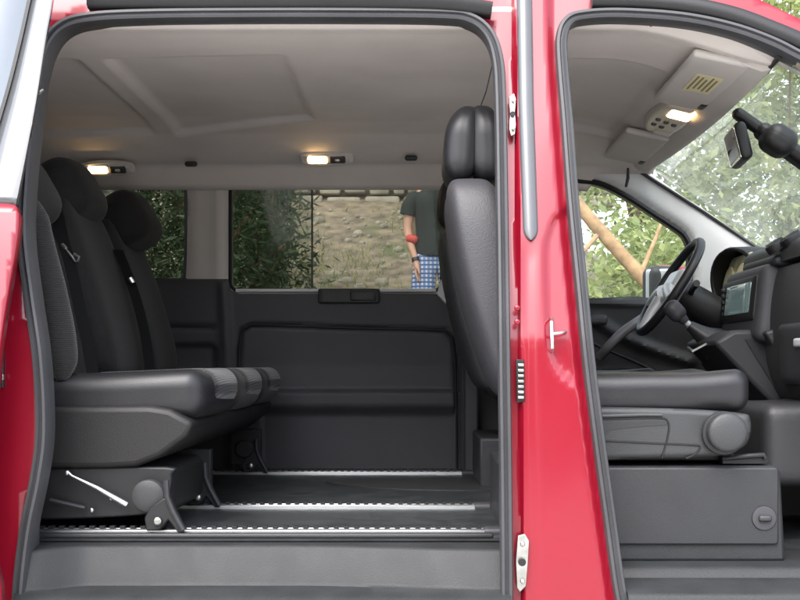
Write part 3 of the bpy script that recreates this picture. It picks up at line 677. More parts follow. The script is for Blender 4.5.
# ---- steering wheel
sw = empty('steering_wheel'); sw.parent = van; wc = P(670, 287, 1.2); sw.location = wc - van.location
rot = Matrix.Rotation(R(32), 3, 'Y')     # wheel axis: local -X points to the driver
bm = bmesh.new(); RW = .165
ring = [wc + rot @ Vector((0, RW*math.cos(2*math.pi*k/48), RW*math.sin(2*math.pi*k/48))) for k in range(48)]
Z = rot @ Vector((1, 0, 0)); rings = []
for k in range(49):
    a = 2*math.pi*k/48; rad = rot @ Vector((0, math.cos(a), math.sin(a))); p = wc + rad*RW
    rings.append([p + (rad*math.cos(b) + Z*math.sin(b))*.0145 for b in [2*math.pi*j/10 for j in range(10)]])
loft(bm, rings, cap=False); bmesh.ops.remove_doubles(bm, verts=bm.verts[:], dist=1e-6); reparent(link('rim', bm, M['leather'], van), sw)
bm = bmesh.new(); rbox(bm, wc + Z*.012, (.05, .16, .13), .024, rot, 10); reparent(link('hub', bm, M['silver'], van), sw)
for a in (200, 340, 270):
    bm = bmesh.new(); rad = rot @ Vector((0, math.cos(R(a)), math.sin(R(a)))); tube(bm, [wc + rad*.05, wc + rad*.10 - Z*.004, wc + rad*(RW-.006)], [.026, .02, .017], 10); reparent(link('spoke', bm, M['silver'], van), sw)
bm = bmesh.new(); tube(bm, [wc + Z*.03, wc + Z*.10, wc + Z*.22], [.05, .055, .06], 16); reparent(link('column', bm, M['black'], van), sw)
for s in (-1, 1):
    bm = bmesh.new(); tube(bm, [wc + Z*.07, wc + Z*.06 + Vector((0, s*.08, .02)), wc + Z*.055 + Vector((0, s*.15, .03))], [.010, .009, .011], 8); reparent(link('column_stalk', bm, M['black'], van), sw)

# ================================================================== FRONT SEATS
def front_seat():
    t = tag(empty('front_seat', (.45, .38, CZ-.43)), 'black leather front passenger seat on grey plastic box, beside the red pillar', 'seat', 'front seats')
    y0, y1 = .14, .60; yc = (y0+y1)/2
    bm = bmesh.new(); prism(bm, [P(a, b, .15) for a, b in ((502, 466), (775, 466), (781, 470), (786, 562), (502, 562))], (0, .43, 0)); bx_ = link('seat_box', bm, M['box'], t, bevel=.008)
    bm = bmesh.new(); pxprism(bm, rrect(575, 467.5, 779, 545, 4), .141, .012); bl = link('box_lid', bm, M['box'], bx_, bevel=.004)
    bm = bmesh.new(); c = P(764, 518, .141); disc(bm, c, (0, -1, 0), .027, .003, dome=.001); link('lock_dish', bm, M['trim'], bl)
    bm = bmesh.new(); rbox(bm, c + Vector((0, -.008, 0)), (.028, .012, .014), .005, n=6); link('lock_knob', bm, M['grey'], bl)
    # side cover
    bm = bmesh.new(); poly = catmull([(560, 406), (620, 407), (690, 409), (740, 413), (750, 418), (750, 436), (742, 448), (722, 455), (690, 458), (640, 459), (560, 462)], 4)
    def co_(x, y):
        o = 0
        if poly_d(poly, x, y) < 4: o += .008*(1 - poly_d(poly, x, y)/4)
        return P(x, y, .135 + o)
    sheet(bm, poly, [], co_, frange(562, 750, 2), frange(407, 461, 2), .7); face_to(bm, (0, -1, 0)); sc_ = link('side_cover', bm, M['grey'], t, solid=-.02, sharp=60)
    for L, rr, m in (([(560, 419.5), (605, 419), (640, 418), (660, 418), (667, 420), (669, 428), (667, 440), (662, 458)], .0022, 'black'), ([(560, 440.5), (605, 441), (650, 443), (692, 445), (700, 447), (695, 454), (686, 458.5)], .0022, 'black')):
        bm = bmesh.new(); tube(bm, [P(a, b, .1345) for a, b in catmull(L, 6)], rr, 6); link('cover_seam', bm, M[m], sc_)
    bm = bmesh.new(); tube(bm, [P(a, b, .1335) for a, b in catmull([(560, 416.5), (605, 416), (640, 415), (662, 415)], 6)], .0045, 8); link('cover_lip', bm, M['grey'], sc_)
    bm = bmesh.new(); prism(bm, [P(a, b, .1338) for a, b in catmull([(560, 423), (620, 422), (662, 421.5), (665, 425), (640, 426.5), (612, 430), (600, 437), (560, 438)], 3)], (0, .002, 0)); link('grip_shade', bm, M['box'], sc_)  # thin darker plate draws the shade of a hand grip pocket
    bm = bmesh.new(); c = P(723, 433, .128); disc(bm, c, (0, -1, 0), .048, .010, dome=.002); link('knob_collar', bm, M['trim2'], sc_)
    bm = bmesh.new(); disc(bm, P(725, 432, .118), (0, -1, 0), .042, .026, dome=.006); link('recline_knob', bm, M['grey'], sc_)
    bm = bmesh.new(); tube(bm, [P(722, 459, .17), P(748, 456, .16), P(764, 455, .16), P(765, 459, .16)], .006, 8); box(bm, P(742, 459.5, .19), (.10, .05, .016)); link('slide_lever', bm, M['black'], t, bevel=.002)
    bm = bmesh.new(); box(bm, (.50, .37, CZ-.20), (.40, .34, .03)); link('seat_runner', bm, M['black'], t, bevel=.003)
    # cushion
    def f(p):
        x, y, z = p
        z += .012*sst(.10, .27, x)*(1 if z > 0 else .2) - .03*sst(.12, .28, x)*(z < 0)*0
        if z > 0: z += -.010*math.exp(-((y)/.12)**2) + .003*math.sin(x*23)*math.exp(-(y/.2)**2)
        x += .012*(1 - (2*y/.46)**2)*sst(0, .26, x)
        return Vector((x, y, z))
    bm = bmesh.new(); rbox(bm, ((750+515)/2/455 - VX/455, yc, CZ-.062), (235/455, .46, .09), .035, None, 18, f); cu = link('cushion', bm, M['leather'], t)
    bm = bmesh.new(); zz = CZ-.030
    tube(bm, [Vector((x, .148, CZ-.045 + .012*sst(.4, .72, x))) for x in frange(.24, .70, .04)], .004, 6); link('piping', bm, M['leather'], cu)
    # backrest, rising and leaning a touch to the rear
    rings = []
    for h, xr, xf, hw in ((-.085, .205, .32, .18), (-.07, .175, .34, .20), (-.02, .150, .35, .215), (.06, .122, .31, .225), (.17, .090, .255, .228), (.3, .064, .215, .222), (.385, .054, .19, .20), (.418, .060, .168, .165), (.43, .08, .145, .12)):
        ring = []
        for k in range(28):
            a = 2*math.pi*k/28; ca, sa = math.cos(a), math.sin(a)
            ex = math.copysign(abs(ca)**.42, ca); ey = math.copysign(abs(sa)**.42, sa)
            ring.append(Vector(((xr+xf)/2 + ex*(xf-xr)/2 - (.012*(1-abs(ey)) if ex > 0 else -.006*(1-abs(ey))), yc + ey*hw, CZ + h)))
        rings.append(ring)
    bm = bmesh.new(); loft(bm, rings); br = link('backrest', bm, M['seatgrey'], t, sub=2, sharp=0)
    bm = bmesh.new(); tube(bm, [P(a, b, y) for a, b, y in ((464, 186, .235), (470, 200, .185), (480, 222, .160), (490, 245, .155), (500, 272, .153), (508, 310, .155))], .0035, 6); link('seam', bm, M['black'], br)
    # headrest: two pads with a seam between
    he = empty('headrest'); he.parent = t; he.location = P(470, 150, yc) - t.location
    for sx, nm, sz in ((-.022, 'headrest_back', .085), (.030, 'headrest_pad', .088)):
        def g(p, sx=sx):
            x, y, z = p; k = 1 - .25*sst(.0, .09, z) - .18*sst(-.03, -.085, z); return Vector((x*k + (.012 if sx > 0 else -.0)*sst(.09, -.09, z) - .010*sst(.03, .09, z)*(1 if sx < 0 else -1)*-1, y*(1-.15*sst(.02, .09, z)), z))
        bm = bmesh.new(); rbox(bm, P(470, 150, yc) + Vector((sx, 0, 0)), (sz, .25, .175), .036, Matrix.Rotation(R(4), 3, 'Y'), 14, g); x = link(nm, bm, M['leather'], t); reparent(x, he)
    for s in (-1, 1):
        bm = bmesh.new(); tube(bm, [Vector((.118, yc + s*.07, CZ+.38)), Vector((.122, yc + s*.07, CZ+.46))], .007, 8)
        x = link('headrest_post', bm, M['steel'], t); reparent(x, he)
    return t
fs = front_seat()
ds = copy_tree(fs); ds.location = fs.location + Vector((.0, .94, 0)); ds['label'] = 'driver seat half hidden behind the front passenger seat, before the steering wheel'

# ================================================================== REAR BENCH
rb = tag(empty('rear_bench', (-.75, .8, FZ)), 'dark cloth three seat rear bench with reclined backs, standing on the floor rails', 'bench seat')
SEATS = [(.185, .625), (.64, 1.065), (1.08, 1.50)]
def bench_back(y0, y1, dx, dh):
    yc = (y0+y1)/2; hw = (y1-y0)/2
    rings = []
    for u, th, k in ((-.06, .10, .8), (0, .14, .95), (.08, .155, 1.), (.22, .15, 1.), (.34, .14, .98), (.42, .125, .9), (.465, .10, .74), (.485, .06, .55)):
        c = Vector((-.862 - .125*u/.45 + dx, yc, CZ + .0 + u*.95 + dh)); ring = []
        ax = Vector((.95, 0, .3)).normalized()
        for j in range(24):
            a = 2*math.pi*j/24; ca, sa = math.cos(a), math.sin(a)
            ex = math.copysign(abs(ca)**.6, ca); ey = math.copysign(abs(sa)**.5, sa)
            hollow = -.022*(1 - abs(ey)**2) if ex > 0 else 0
            ring.append(c + ax*(ex*th/2 + hollow) + Vector((0, ey*hw*k, 0)))
        rings.append(ring)
    bm = bmesh.new(); loft(bm, rings); return bm
def cushion(y0, y1, xf, mside):
    yc = (y0+y1)/2; w_ = y1-y0
    def f(p):
        x, y, z = p
        if z > 0: z += .010*sst(0, .3, x) - .012*math.exp(-(y/.11)**2)
        else: z += .012*sst(.16, .30, x)
        x += .018*(1-(2*y/w_)**2)*sst(.1, .3, x)
        return Vector((x, y, z))
    bm = bmesh.new(); rbox(bm, (xf - .30, yc, CZ-.075), (.60, w_, .115), .042, None, 16, f); return bm
for i, (y0, y1) in enumerate(SEATS):
    cu = link('cushion', cushion(y0, y1, -.485, 0), M['leather'] if i == 0 else M['cloth'], rb)
    # ribbed middle panel standing 4 mm proud of the cushion front
    def f(p):
        x, y, z = p
        if z > 0: z += .010*sst(0, .3, x+.15) - .006*math.exp(-(y/.11)**2)
        else: z += .03*sst(.02, .14, x)
        x += .018*(1-(2*y/.42)**2)*sst(-.1, .14, x)
        return Vector((x, y, z))
    bm = bmesh.new(); rbox(bm, (-.485-.142, (y0+y1)/2+.02, CZ-.074), (.297, (y1-y0)*.8, .118), .044, None, 24, f); link('seat_panel', bm, M['rib'], cu)
    bk = link('backrest', bench_back(y0, y1, (-.03, -.0, .0)[i], (-.02, .005, .0)[i]), M['cloth'], rb, sub=2, sharp=0)
    yc = (y0+y1)/2
    hp = (P(14, 192, yc), P(68, 195, yc), P(129, 222, yc))[i]
    def g(p):
        x, y, z = p; return Vector((x - .25*z*0 + .02*(1-(y/.14)**2)*(x > 0), y*(1-.12*sst(.02, .09, z)), z))
    hr = None
    bm = bmesh.new(); rbox(bm, hp, (.125, .28, .175), .055, Matrix.Rotation(R(-30), 3, 'Y'), 14, g); hr = link('headrest', bm, M['cloth'], rb)
    for s in (-1, 1):
        bm = bmesh.new(); tube(bm, [hp + Vector((-.02, s*.06, -.03)), hp + Vector((-.01, s*.06, -.12))], .007, 8); link('headrest_post', bm, M['black'], hr)
# near bolster with its ribbed cloth
bm = bmesh.new(); pts = catmull([tuple(P(*q)) for q in ((62, 380, .2), (61, 340, .2), (52, 290, .2), (40, 240, .2), (33, 200, .2))], 6)
tube(bm, pts, [lerp(.036, .028, k/(len(pts)-1))*min(1, .35 + 5*min(k, len(pts)-1-k)/len(pts)) for k in range(len(pts))], 14); link('side_bolster', bm, M['ribz'], rb)
# near seat skirt, base cover, lever, knob
bm = bmesh.new(); prism(bm, [(x, .170, CZ+h) for x, h in ((-1.0, -.092), (-.60, -.090), (-.555, -.097), (-.500, -.128), (-.515, -.160), (-.575, -.205), (-.63, -.226), (-.70, -.230), (-1.0, -.230))], (0, 1.33, 0)); link('seat_skirt', bm, mat('skirt_plastic', (.009, .0084, .0084), .55, var=.1, bump=.3, bscale=450, rvar=.1), rb, bevel=.014, seg=3)
bm = bmesh.new(); rbox(bm, ((40+170)/2/446 - VX/446 - .06, .42, CZ-.285), (.42, .42, .115), .03, None, 10); bc = link('base_cover', bm, M['black'], rb)
bm = bmesh.new(); pxprism(bm, catmull([(40, 468), (165, 467), (171, 475), (170, 490), (162, 507), (150, 514), (100, 518), (40, 520)], 3), .185, .03); link('base_flange', bm, M['black'], rb, bevel=.006)
bm = bmesh.new(); disc(bm, P(150, 495, .172), (0, -1, 0), .036, .022, dome=.005); link('recline_knob', bm, M['grey'], rb)
bm = bmesh.new(); tube(bm, [P(67, 472, .168), P(72, 476, .166), P(97, 488, .160), P(127, 505, .160)], [.005, .003, .0055, .007], 10); link('folding_lever', bm, M['alu'], rb)
bm = bmesh.new(); tube(bm, [P(50, 500, .17), P(85, 508, .17)], .005, 8); link('slide_bar', bm, M['trim2'], rb)
for px, py in ((67, 473), (111, 498), (92, 510)):
    bm = bmesh.new(); disc(bm, P(px, py, .168), (0, -1, 0), .005, .004, dome=.002); link('screw', bm, M['steel'], rb)
for y in (.156, .588, 1.485):
    lg = None; s = S(y-.03); k = S(y-.03)/S(.126)
    def L(a, b, dy=0): return Vector(((a-VX)/S(.126), y - .03 + dy, CZ + (VY-b)/S(.126)))
    bm = bmesh.new(); prism(bm, [L(*q) for q in ((150, 508), (163, 498), (169, 500), (184, 533), (178, 533), (168, 520), (160, 530), (146, 531), (144, 518))], (0, .035, 0)); lg = link('leg', bm, M['black'], rb, bevel=.003)
    bm = bmesh.new(); disc(bm, L(158, 521, -.002), (0, -1, 0), .010, .006, dome=.003); link('leg_bolt', bm, M['steel'], lg)
    bm = bmesh.new(); tube(bm, [L(166, 480), L(167, 497), L(173, 512), L(183, 530)], .007, 8); link('leg_strut', bm, M['trim2'], lg)
    if y > .3:
        bm = bmesh.new(); box(bm, L(150, 492, .02), (.10, .03, .12)); disc(bm, L(148, 495, .003), (0, -1, 0), .03, .012); link('leg_upright', bm, M['black'], lg, bevel=.006)
# seat belts
def belt(pts, wd, name='seat_belt'):
    bm = bmesh.new(); path = [Vector(p) for p in catmull([tuple(P(*q)) for q in pts], 6)]; rings = []
    for p in path:
        u = Vector((wd/2, wd*.25, 0)); n = Vector((.0, -.0012, .0008)); rings.append([p-u-n, p+u-n, p+u+n, p-u+n])
    loft(bm, rings); return link(name, bm, M['belt'], rb, smooth=False)
b1 = belt([(56, 205, .60), (62, 235, .50), (72, 272, .45), (80, 310, .42), (88, 345, .40), (93, 376, .38)], .026)
bm = bmesh.new(); q = [P(*a) for a in ((64, 246, .48), (67, 251, .47), (72, 257, .465), (75, 262, .46), (78, 261, .46), (79, 257, .46), (74, 254, .465))]
tube(bm, q, .0035, 8); tube(bm, [P(62, 245, .48), P(66, 249, .475)], .006, 8); link('buckle_tongue', bm, M['steel'], b1)
b2 = belt([(118, 250, .98), (128, 275, .93), (138, 305, .90), (146, 340, .88), (150, 372, .86)], .026)
bm = bmesh.new(); tube(bm, [P(130, 278, .90), P(133, 283, .90)], .007, 8); link('buckle_tongue', bm, M['steel'], b2)
bm = bmesh.new(); rbox(bm, P(68, 372, .42), (.022, .03, .06), .008, None, 8); link('buckle_socket', bm, M['trim2'], rb)

# ================================================================== OUTSIDE
def gz(x, y):
    z = .309*max(0, min(y, 20) - 3.8) if y > 0 else 0
    z += .10*max(0, y-7) if 7 < y < 14 else (.7 if y >= 14 else 0)
    k = sst(.6, 3.5, x); z *= 1 - .45*k
    return z + .05*math.sin(x*1.7)*math.cos(y*1.3)*sst(3, 5, abs(y))
bm = bmesh.new()
xs = frange(-30, 30, .5); ys = frange(-30, 40, .5)
g = [[bm.verts.new((x, y, gz(x, y))) for y in ys] for x in xs]
for i in range(len(xs)-1):
    for j in range(len(ys)-1): bm.faces.new((g[i][j], g[i+1][j], g[i+1][j+1], g[i][j+1]))
# skirt to the horizon
r0 = [(-30, -30), (30, -30), (30, 40), (-30, 40)]; r1 = [(-300, -300), (300, -300), (300, 300), (-300, 300)]
a = [bm.verts.new((x, y, gz(x, y) - .01)) for x, y in r0]; b = [bm.verts.new((x, y, gz(x/10, 40) if y > 0 else 0)) for x, y in r1]
for i in range(4): bm.faces.new((a[i], b[i], b[(i+1) % 4], a[(i+1) % 4]))
face_to(bm, (0, 0, 1))
gm = mat('sandy_soil', (.21, .175, .125), .95, var=.5, vscale=6, bump=1, bscale=14)
nt = gm.node_tree; pb = nt.nodes['Principled BSDF']; src = [l for l in nt.links if l.to_node == pb and l.to_socket.name == 'Base Color'][0].from_socket
tc = [n for n in nt.nodes if n.type == 'TEX_COORD'][0]; n2 = nt.nodes.new('ShaderNodeTexNoise'); n2.inputs['Scale'].default_value = 1.1; n2.inputs['Detail'].default_value = 8; nt.links.new(tc.outputs['Object'], n2.inputs['Vector'])
rp = nt.nodes.new('ShaderNodeValToRGB'); rp.color_ramp.elements[0].position = .54; rp.color_ramp.elements[1].position = .66; nt.links.new(n2.outputs['Fac'], rp.inputs['Fac'])
mx = nt.nodes.new('ShaderNodeMix'); mx.data_type = 'RGBA'; nt.links.new(rp.outputs['Color'], mx.inputs[0]); nt.links.new(src, mx.inputs[6]); mx.inputs[7].default_value = (.11, .13, .06, 1); nt.links.new(mx.outputs[2], pb.inputs['Base Color'])
tag(link('ground', bm, gm, None, sharp=0), kind='structure')
bm = bmesh.new(); gxs = frange(-9, 9, .5); gys = frange(-10, 1.5, .5); g = [[bm.verts.new((x, y, gz(x, y) + .006)) for y in gys] for x in gxs]
for i in range(len(gxs)-1):
    for j in range(len(gys)-1): bm.faces.new((g[i][j], g[i+1][j], g[i+1][j+1], g[i][j+1]))
face_to(bm, (0, 0, 1)); tag(link('yard', bm, mat('bounce_ground', (.48, .46, .43), .9, var=.2, vscale=2, bump=.6, bscale=40), None, sharp=0), kind='structure')  # added pale ground out of view, bounces light up to the headliner
# weeds and stones on the bank
bm = bmesh.new()
for k in range(10000):
    x = random.uniform(-2.2, 1.4); y = random.uniform(4.4, 11.6)
    if math.sin(x*3.1+1)*math.cos(y*2.3) + random.uniform(-.6, .6) < .1: continue
    z = gz(x, y); a = random.uniform(0, 6.28); h = random.uniform(.03, .11); wv = random.uniform(.004, .010)
    p = Vector((x, y, z-.01)); u = Vector((math.cos(a), math.sin(a), 0))*wv; tip = Vector((random.uniform(-.05, .05), random.uniform(-.05, .05), h))
    bm.faces.new([bm.verts.new(q) for q in (p-u, p+u, p+tip+u*.3, p+tip-u*.3)])
tag(link('weeds', bm, M['leaflight'], None, smooth=False), 'sparse pale weeds on the sandy bank seen through the side window', 'weeds', kind='stuff')
bm = bmesh.new()
for k in range(520):
    x = random.uniform(-1.6, 1.2); y = random.uniform(4.6, 11.5); s = random.choice((.02, .03, .03, .04, .05, .08))*random.uniform(.7, 1.2)
    rbox(bm, (x, y, gz(x, y) + s*.2), (s*1.5, s*1.1, s), s*.45, Matrix.Rotation(random.uniform(0, 3), 3, 'Z'), 4)
tag(link('rubble', bm, M['stone'], None), 'loose pale stones scattered over the bank beyond the window', 'stones', kind='stuff')
# wall of pale blocks on top of the bank
wl = tag(empty('stone_wall', (-.2, 12.1, gz(-.2, 12.1))), 'low wall of pale stone blocks at the top of the sandy bank', 'wall')
x = -2.2; k = 0
for row, (hh, zb) in enumerate(((.13, 0), (.60, .145))):
    bm = bmesh.new(); x = -2.4
    while x < 2.4:
        wd = random.uniform(.35, .65) if row == 0 else random.uniform(.17, .36); rbox(bm, (x + wd/2, 12.1, gz(0, 12.0) + zb + hh/2 - .05), (wd - .05, .35, hh - .02 + random.uniform(-.03, .03)), .035, Matrix.Rotation(random.uniform(-.02, .02), 3, 'Y'), 5); x += wd
    link(('base_course', 'upright_blocks')[row], bm, M['stone'], wl)
bm = bmesh.new(); box(bm, (0, 12.2, gz(0, 12) + .4), (4.8, .2, .8)); link('mortar_core', bm, M['bark'], wl)
# trees and shrubs
def crown_bm(n, rx, ry, rz, c, clumps, size, droop=0, seed=1, thin=1.0, spread=.33):
    rnd = random.Random(seed); bm = bmesh.new(); cl = []
    for k in range(clumps):
        while True:
            p = Vector((rnd.uniform(-1, 1), rnd.uniform(-1, 1), rnd.uniform(-1, 1)))
            if .25 < p.length < 1.0: break
        cl.append((p, rnd.uniform(.5, 1.3)))
    for k in range(n):
        p, s = rnd.choice(cl); q = p + Vector((rnd.gauss(0, spread), rnd.gauss(0, spread), rnd.gauss(0, spread*.8)))*s*.55
        pos = Vector(c) + Vector((q.x*rx, q.y*ry, q.z*rz - droop*(q.x*q.x+q.y*q.y)*rz*.3))
        d = Vector((rnd.gauss(0, 1), rnd.gauss(0, 1), rnd.gauss(0, .7) - droop)).normalized(); e = d.orthogonal().normalized(); e = (Matrix.Rotation(rnd.uniform(0, 6.28), 3, d) @ e)
        L = size*rnd.uniform(.6, 1.4); W = L*.42*thin
        bm.faces.new([bm.verts.new(v) for v in (pos, pos + d*L*.5 + e*W*.5, pos + d*L, pos + d*L*.5 - e*W*.5)])
    return bm, cl
def tree(name, label, cat, x, y, rx, rz, zc, n, clumps, size, m, bark='bark', seed=1, trunk_r=.10, droop=0, thin=1.0, group=None, spread=.33):
    t = tag(empty(name, (x, y, gz(x, y))), label, cat, group); z0 = gz(x, y)
    bm, cl = crown_bm(n, rx, rx, rz, (x, y, z0 + zc), clumps, size, droop, seed, thin, spread); link('crown', bm, M[m], t, smooth=False)
    bm = bmesh.new(); rnd = random.Random(seed+9); pts = [Vector((x + rnd.uniform(-.06, .06)*k, y + rnd.uniform(-.06, .06)*k, z0 - .1 + (zc + rz*.7)*k/6)) for k in range(7)]
    tube(bm, pts, [trunk_r*(1.15 - .15*k) for k in range(7)], 10)
    for p, s in cl[:14]:
        e = Vector((x + p.x*rx, y + p.y*rx, z0 + zc + p.z*rz)); h = max(.25, min(.9, (e.z - z0)/(zc+rz) * .8)); b = pts[int(h*6)]
        tube(bm, [b, b.lerp(e, .5) + Vector((0, 0, .08)), e], [trunk_r*.35, trunk_r*.22, trunk_r*.08], 6)
    link('trunk', bm, M[bark], t); return t
G1 = 'dark evergreens behind the van'
tree('evergreen_tree', 'dark evergreen filling the rear quarter window', 'tree', -2.85, 4.3, 1.0, 1.7, 1.9, 17000, 90, .075, 'leafdark', seed=3, droop=.5, thin=.55, group=G1)
tree('evergreen_tree', 'dark evergreen in the left half of the middle side window', 'tree', -1.42, 4.6, .60, 1.7, 1.8, 19000, 90, .07, 'leafdark', seed=5, droop=.5, thin=.55, group=G1, trunk_r=.13)
tree('evergreen_tree', 'dark evergreen farther back between the two rear side windows', 'tree', -2.6, 7.0, 1.15, 2.4, 2.2, 12000, 70, .10, 'leafdark', seed=8, droop=.5, thin=.55, group=G1)
tree('evergreen_tree', 'slim dark evergreen behind the sliding pane of the middle side window', 'tree', -1.30, 7.4, .42, 1.9, 2.0, 9000, 60, .09, 'leafdark', seed=9, droop=.5, thin=.55, group=G1)
tree('shrub', 'dark green shrub behind the person at the right edge of the side window', 'shrub', .62, 8.9, .38, .55, .5, 3000, 30, .10, 'leafmid', seed=12, trunk_r=.03)
tree('brown_tree', 'bare brown tree trunk rising behind the person by the stone wall', 'tree', -.02, 10.5, .9, .8, 3.9, 1500, 30, .14, 'leafmid', seed=14, trunk_r=.14)
G2 = 'light green bushes beyond the front windows'
LB = ['pale green bush low behind the driver window and door mirror', 'tall light green tree seen through the middle of the windscreen', 'light green bush just above the dashboard through the windscreen', 'light green tree behind the rear view mirror', 'pale bushy tree at the upper left of the driver window', 'light green tree at the right edge of the windscreen', 'tall pale tree far behind the windscreen centre']
for k, (x, y, rx, rz, zc, n) in enumerate(((1.7, 5.2, .9, .75, .8, 6500), (3.0, 6.6, 1.2, 1.7, 2.0, 8000), (3.4, 5.0, 1.0, .9, 1.0, 6500), (4.6, 7.4, 1.5, 2.3, 2.5, 8000), (2.0, 8.2, 1.3, 1.6, 2.3, 7000), (5.0, 5.0, 1.3, 2.2, 2.0, 7000), (3.6, 10.5, 1.9, 2.4, 3.1, 7000))):
    tree('leafy_bush' if zc < 1.5 else 'leafy_tree', LB[k], 'bush' if zc < 1.5 else 'tree', x, y, rx, rz, zc, int(n*(2.0 if zc < 1.5 else 1.6)), 90, .08, 'leaflight', 'bark', seed=20+k, trunk_r=.05, group=G2)
lt = tag(empty('leaning_tree', (2.15, 4.2, gz(2.15, 4.2))), 'bare tan trunk leaning diagonally across the driver window', 'tree')
bm = bmesh.new(); p = [P(690, 345, 4.2), P(664, 303, 4.2), P(645, 280, 4.2), P(620, 253, 4.2), P(598, 228, 4.2), P(580, 207, 4.2), P(555, 175, 4.2), P(530, 135, 4.2)]
p[0].z = gz(p[0].x, 4.2) - .05
tube(bm, p, [.055, .047, .043, .04, .04, .038, .035, .03], 12); link('trunk', bm, M['tan'], lt)
bm = bmesh.new(); tube(bm, [P(600, 232, 4.2), P(585, 250, 4.15), P(572, 262, 4.1)], [.018, .013, .008], 8); tube(bm, [P(640, 275, 4.2), P(655, 240, 4.3), P(668, 205, 4.4)], [.016, .012, .007], 8); link('branch', bm, M['tan'], lt)
# the trees on the photographer's side (seen in the paint's reflections)
for k, (x, y, rz) in enumerate(((-7, -10, 2.3), (-3.2, -10.6, 2.7), (1.2, -10, 2.2), (5.4, -10.5, 2.5))):
    tree('leafy_tree', 'mid green tree across the yard facing the van', 'tree', x, y, 2.2, rz, rz*.9, 3500, 60, .30, 'leafmid', seed=40+k, group='trees across the yard')

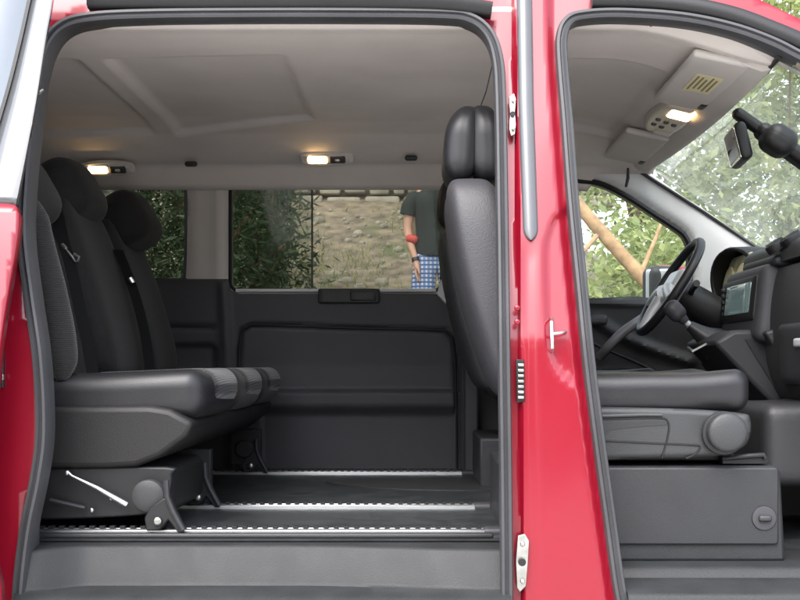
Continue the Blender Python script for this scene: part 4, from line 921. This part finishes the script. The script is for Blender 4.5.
# ================================================================== PERSON beyond the side window
def person(x, y):
    z0 = gz(x, y); t = tag(empty('person', (x, y, z0)), 'person in dark green top and blue checked shorts standing outside the side window', 'person')
    def skin(name, chains, m, parent=t, sub=2, root=0):
        me = bpy.data.meshes.new(name); vs_, es, rs = [], [], []; idx = {}
        for ch in chains:
            prev = None
            for (px, py, pz, r) in ch:
                k = (round(px, 4), round(py, 4), round(pz, 4))
                if k not in idx: idx[k] = len(vs_); vs_.append((px, py, pz)); rs.append(r)
                if prev is not None and prev != idx[k]: es.append((prev, idx[k]))
                prev = idx[k]
        me.from_pydata(vs_, es, []); o = bpy.data.objects.new(name, me); C.objects.link(o); o.parent = parent
        sm = o.modifiers.new('skin', 'SKIN'); sm.use_smooth_shade = True
        sv = me.skin_vertices[0].data if me.skin_vertices else None
        if sv is None:
            bpy.context.view_layer.objects.active = o
        for i, r in enumerate(rs):
            me.skin_vertices[0].data[i].radius = r if isinstance(r, tuple) else (r, r); me.skin_vertices[0].data[i].use_root = (i == root)
        u = o.modifiers.new('u', 'SUBSURF'); u.levels = sub; u.render_levels = sub
        me.materials.append(m); return o
    pel = (0, 0, .95, (.15, .11)); ch_ = (0, 0, 1.25, (.16, .11)); nk = (0, -.0, 1.47, (.06, .06))
    body = [[pel, (0, 0, 1.08, (.14, .10)), ch_, (0, 0, 1.40, (.13, .09)), nk, (0, -.015, 1.56, (.055, .06)), (0, -.025, 1.63, (.078, .095)), (0, -.02, 1.70, (.078, .10)), (0, -.01, 1.76, (.05, .06))]]
    for s in (-1, 1):
        body.append([pel, (s*.09, 0, .88, .088), (s*.10, -.01, .50, .058), (s*.105, .02, .28, .052), (s*.11, .02, .09, .038), (s*.115, -.03, .04, .038), (s*.125, -.15, .03, .03)])
        if s < 0: arm = [(s*.19, 0, 1.40, .052), (s*.235, .0, 1.22, .046), (s*.245, -.01, 1.12, .040), (s*.215, -.05, .98, .034), (s*.175, -.09, .86, .026), (s*.165, -.10, .80, .034)]
        else: arm = [(s*.19, 0, 1.40, .052), (s*.25, .02, 1.22, .046), (s*.265, .02, 1.12, .040), (s*.26, -.03, .98, .034), (s*.25, -.07, .87, .026), (s*.25, -.08, .81, .034)]
        body.append([(0, 0, 1.40, (.13, .09))] + arm)
        w_ = arm[-1]
        for k, (dx, L) in enumerate(((-.022, .065), (-.008, .075), (.008, .072), (.022, .058))):
            body.append([w_, (w_[0] + dx*.5, w_[1] - .005 + dx, w_[2] - .045, .0095), (w_[0] + dx*.5 + s*-.008, w_[1] - .01 + dx, w_[2] - .045 - L*.5, .0085), (w_[0] + dx*.5 - s*.022, w_[1] - .012 + dx, w_[2] - .045 - L, .007)])
        body.append([w_, (w_[0] - s*.012, w_[1] - .035, w_[2] - .02, .011), (w_[0] - s*.02, w_[1] - .045, w_[2] - .06, .008)])
    b = skin('body', body, M['skin'])
    skin('shorts', [[(0, 0, 1.0, (.158, .12)), (0, 0, .94, (.175, .13))]] + [[(0, 0, .94, (.175, .13)), (s*.10, 0, .84, .112), (s*.115, 0, .66, .108), (s*.118, 0, .54, .112)] for s in (-1, 1)], M['plaid'], root=1)
    bm = bmesh.new()
    loft(bm, [[Vector((x + a*math.cos(q)*(1 + .03*math.sin(3*q + zz*20)), y + b_*math.sin(q), z0 + zz)) for q in [2*math.pi*k/24 for k in range(24)]] for zz, a, b_ in ((.90, .186, .145), (.96, .190, .148), (1.05, .176, .136), (1.15, .172, .132), (1.28, .190, .138), (1.36, .205, .13), (1.42, .17, .115), (1.46, .10, .085), (1.485, .07, .07))])
    for q in (-1, 1): tube(bm, [Vector((x + q*a, y, z0 + c)) for a, c in ((.13, 1.385), (.19, 1.37), (.225, 1.31), (.243, 1.24))], [.066, .07, .068, .066], 14)
    link('top', bm, M['shirt'], t)
    bm = bmesh.new(); tube(bm, [Vector((x-.178, y-.085, z0+.875)), Vector((x-.172, y-.093, z0+.850))], .034, 14); link('wrist_watch', bm, M['black'], t)
    bm = bmesh.new(); rbox(bm, Vector((x, y+.015, z0+1.735)), (.175, .21, .14), .07, None, 10); link('hair', bm, M['hair'], t)
    bm = bmesh.new(); rbox(bm, Vector((x-.205, y-.04, z0+1.035)), (.10, .10, .07), .03, Matrix.Rotation(R(15), 3, 'Y'), 8); link('red_cuff', bm, M['redcloth'], t)
    return t
pm = mat('plaid_cloth', (.16, .28, .55), .85, var=.1); nt = pm.node_tree; b = nt.nodes['Principled BSDF']; tc = [n for n in nt.nodes if n.type == 'TEX_COORD'][0]
prev = [l for l in nt.links if l.to_node == b and l.to_socket.name == 'Base Color'][0].from_socket
for ax, col in (('X', (.62, .68, .78, 1)), ('Z', (.07, .12, .32, 1))):
    wv = nt.nodes.new('ShaderNodeTexWave'); wv.bands_direction = ax; wv.inputs['Scale'].default_value = 9; nt.links.new(tc.outputs['Object'], wv.inputs['Vector'])
    rr = nt.nodes.new('ShaderNodeValToRGB'); rr.color_ramp.elements[0].position = .55; rr.color_ramp.elements[1].position = .75; nt.links.new(wv.outputs['Fac'], rr.inputs['Fac'])
    mx = nt.nodes.new('ShaderNodeMix'); mx.data_type = 'RGBA'; nt.links.new(rr.outputs['Color'], mx.inputs[0]); nt.links.new(prev, mx.inputs[6]); mx.inputs[7].default_value = col; prev = mx.outputs[2]
nt.links.new(prev, b.inputs['Base Color']); M['plaid'] = pm
person(.14, 6.9)
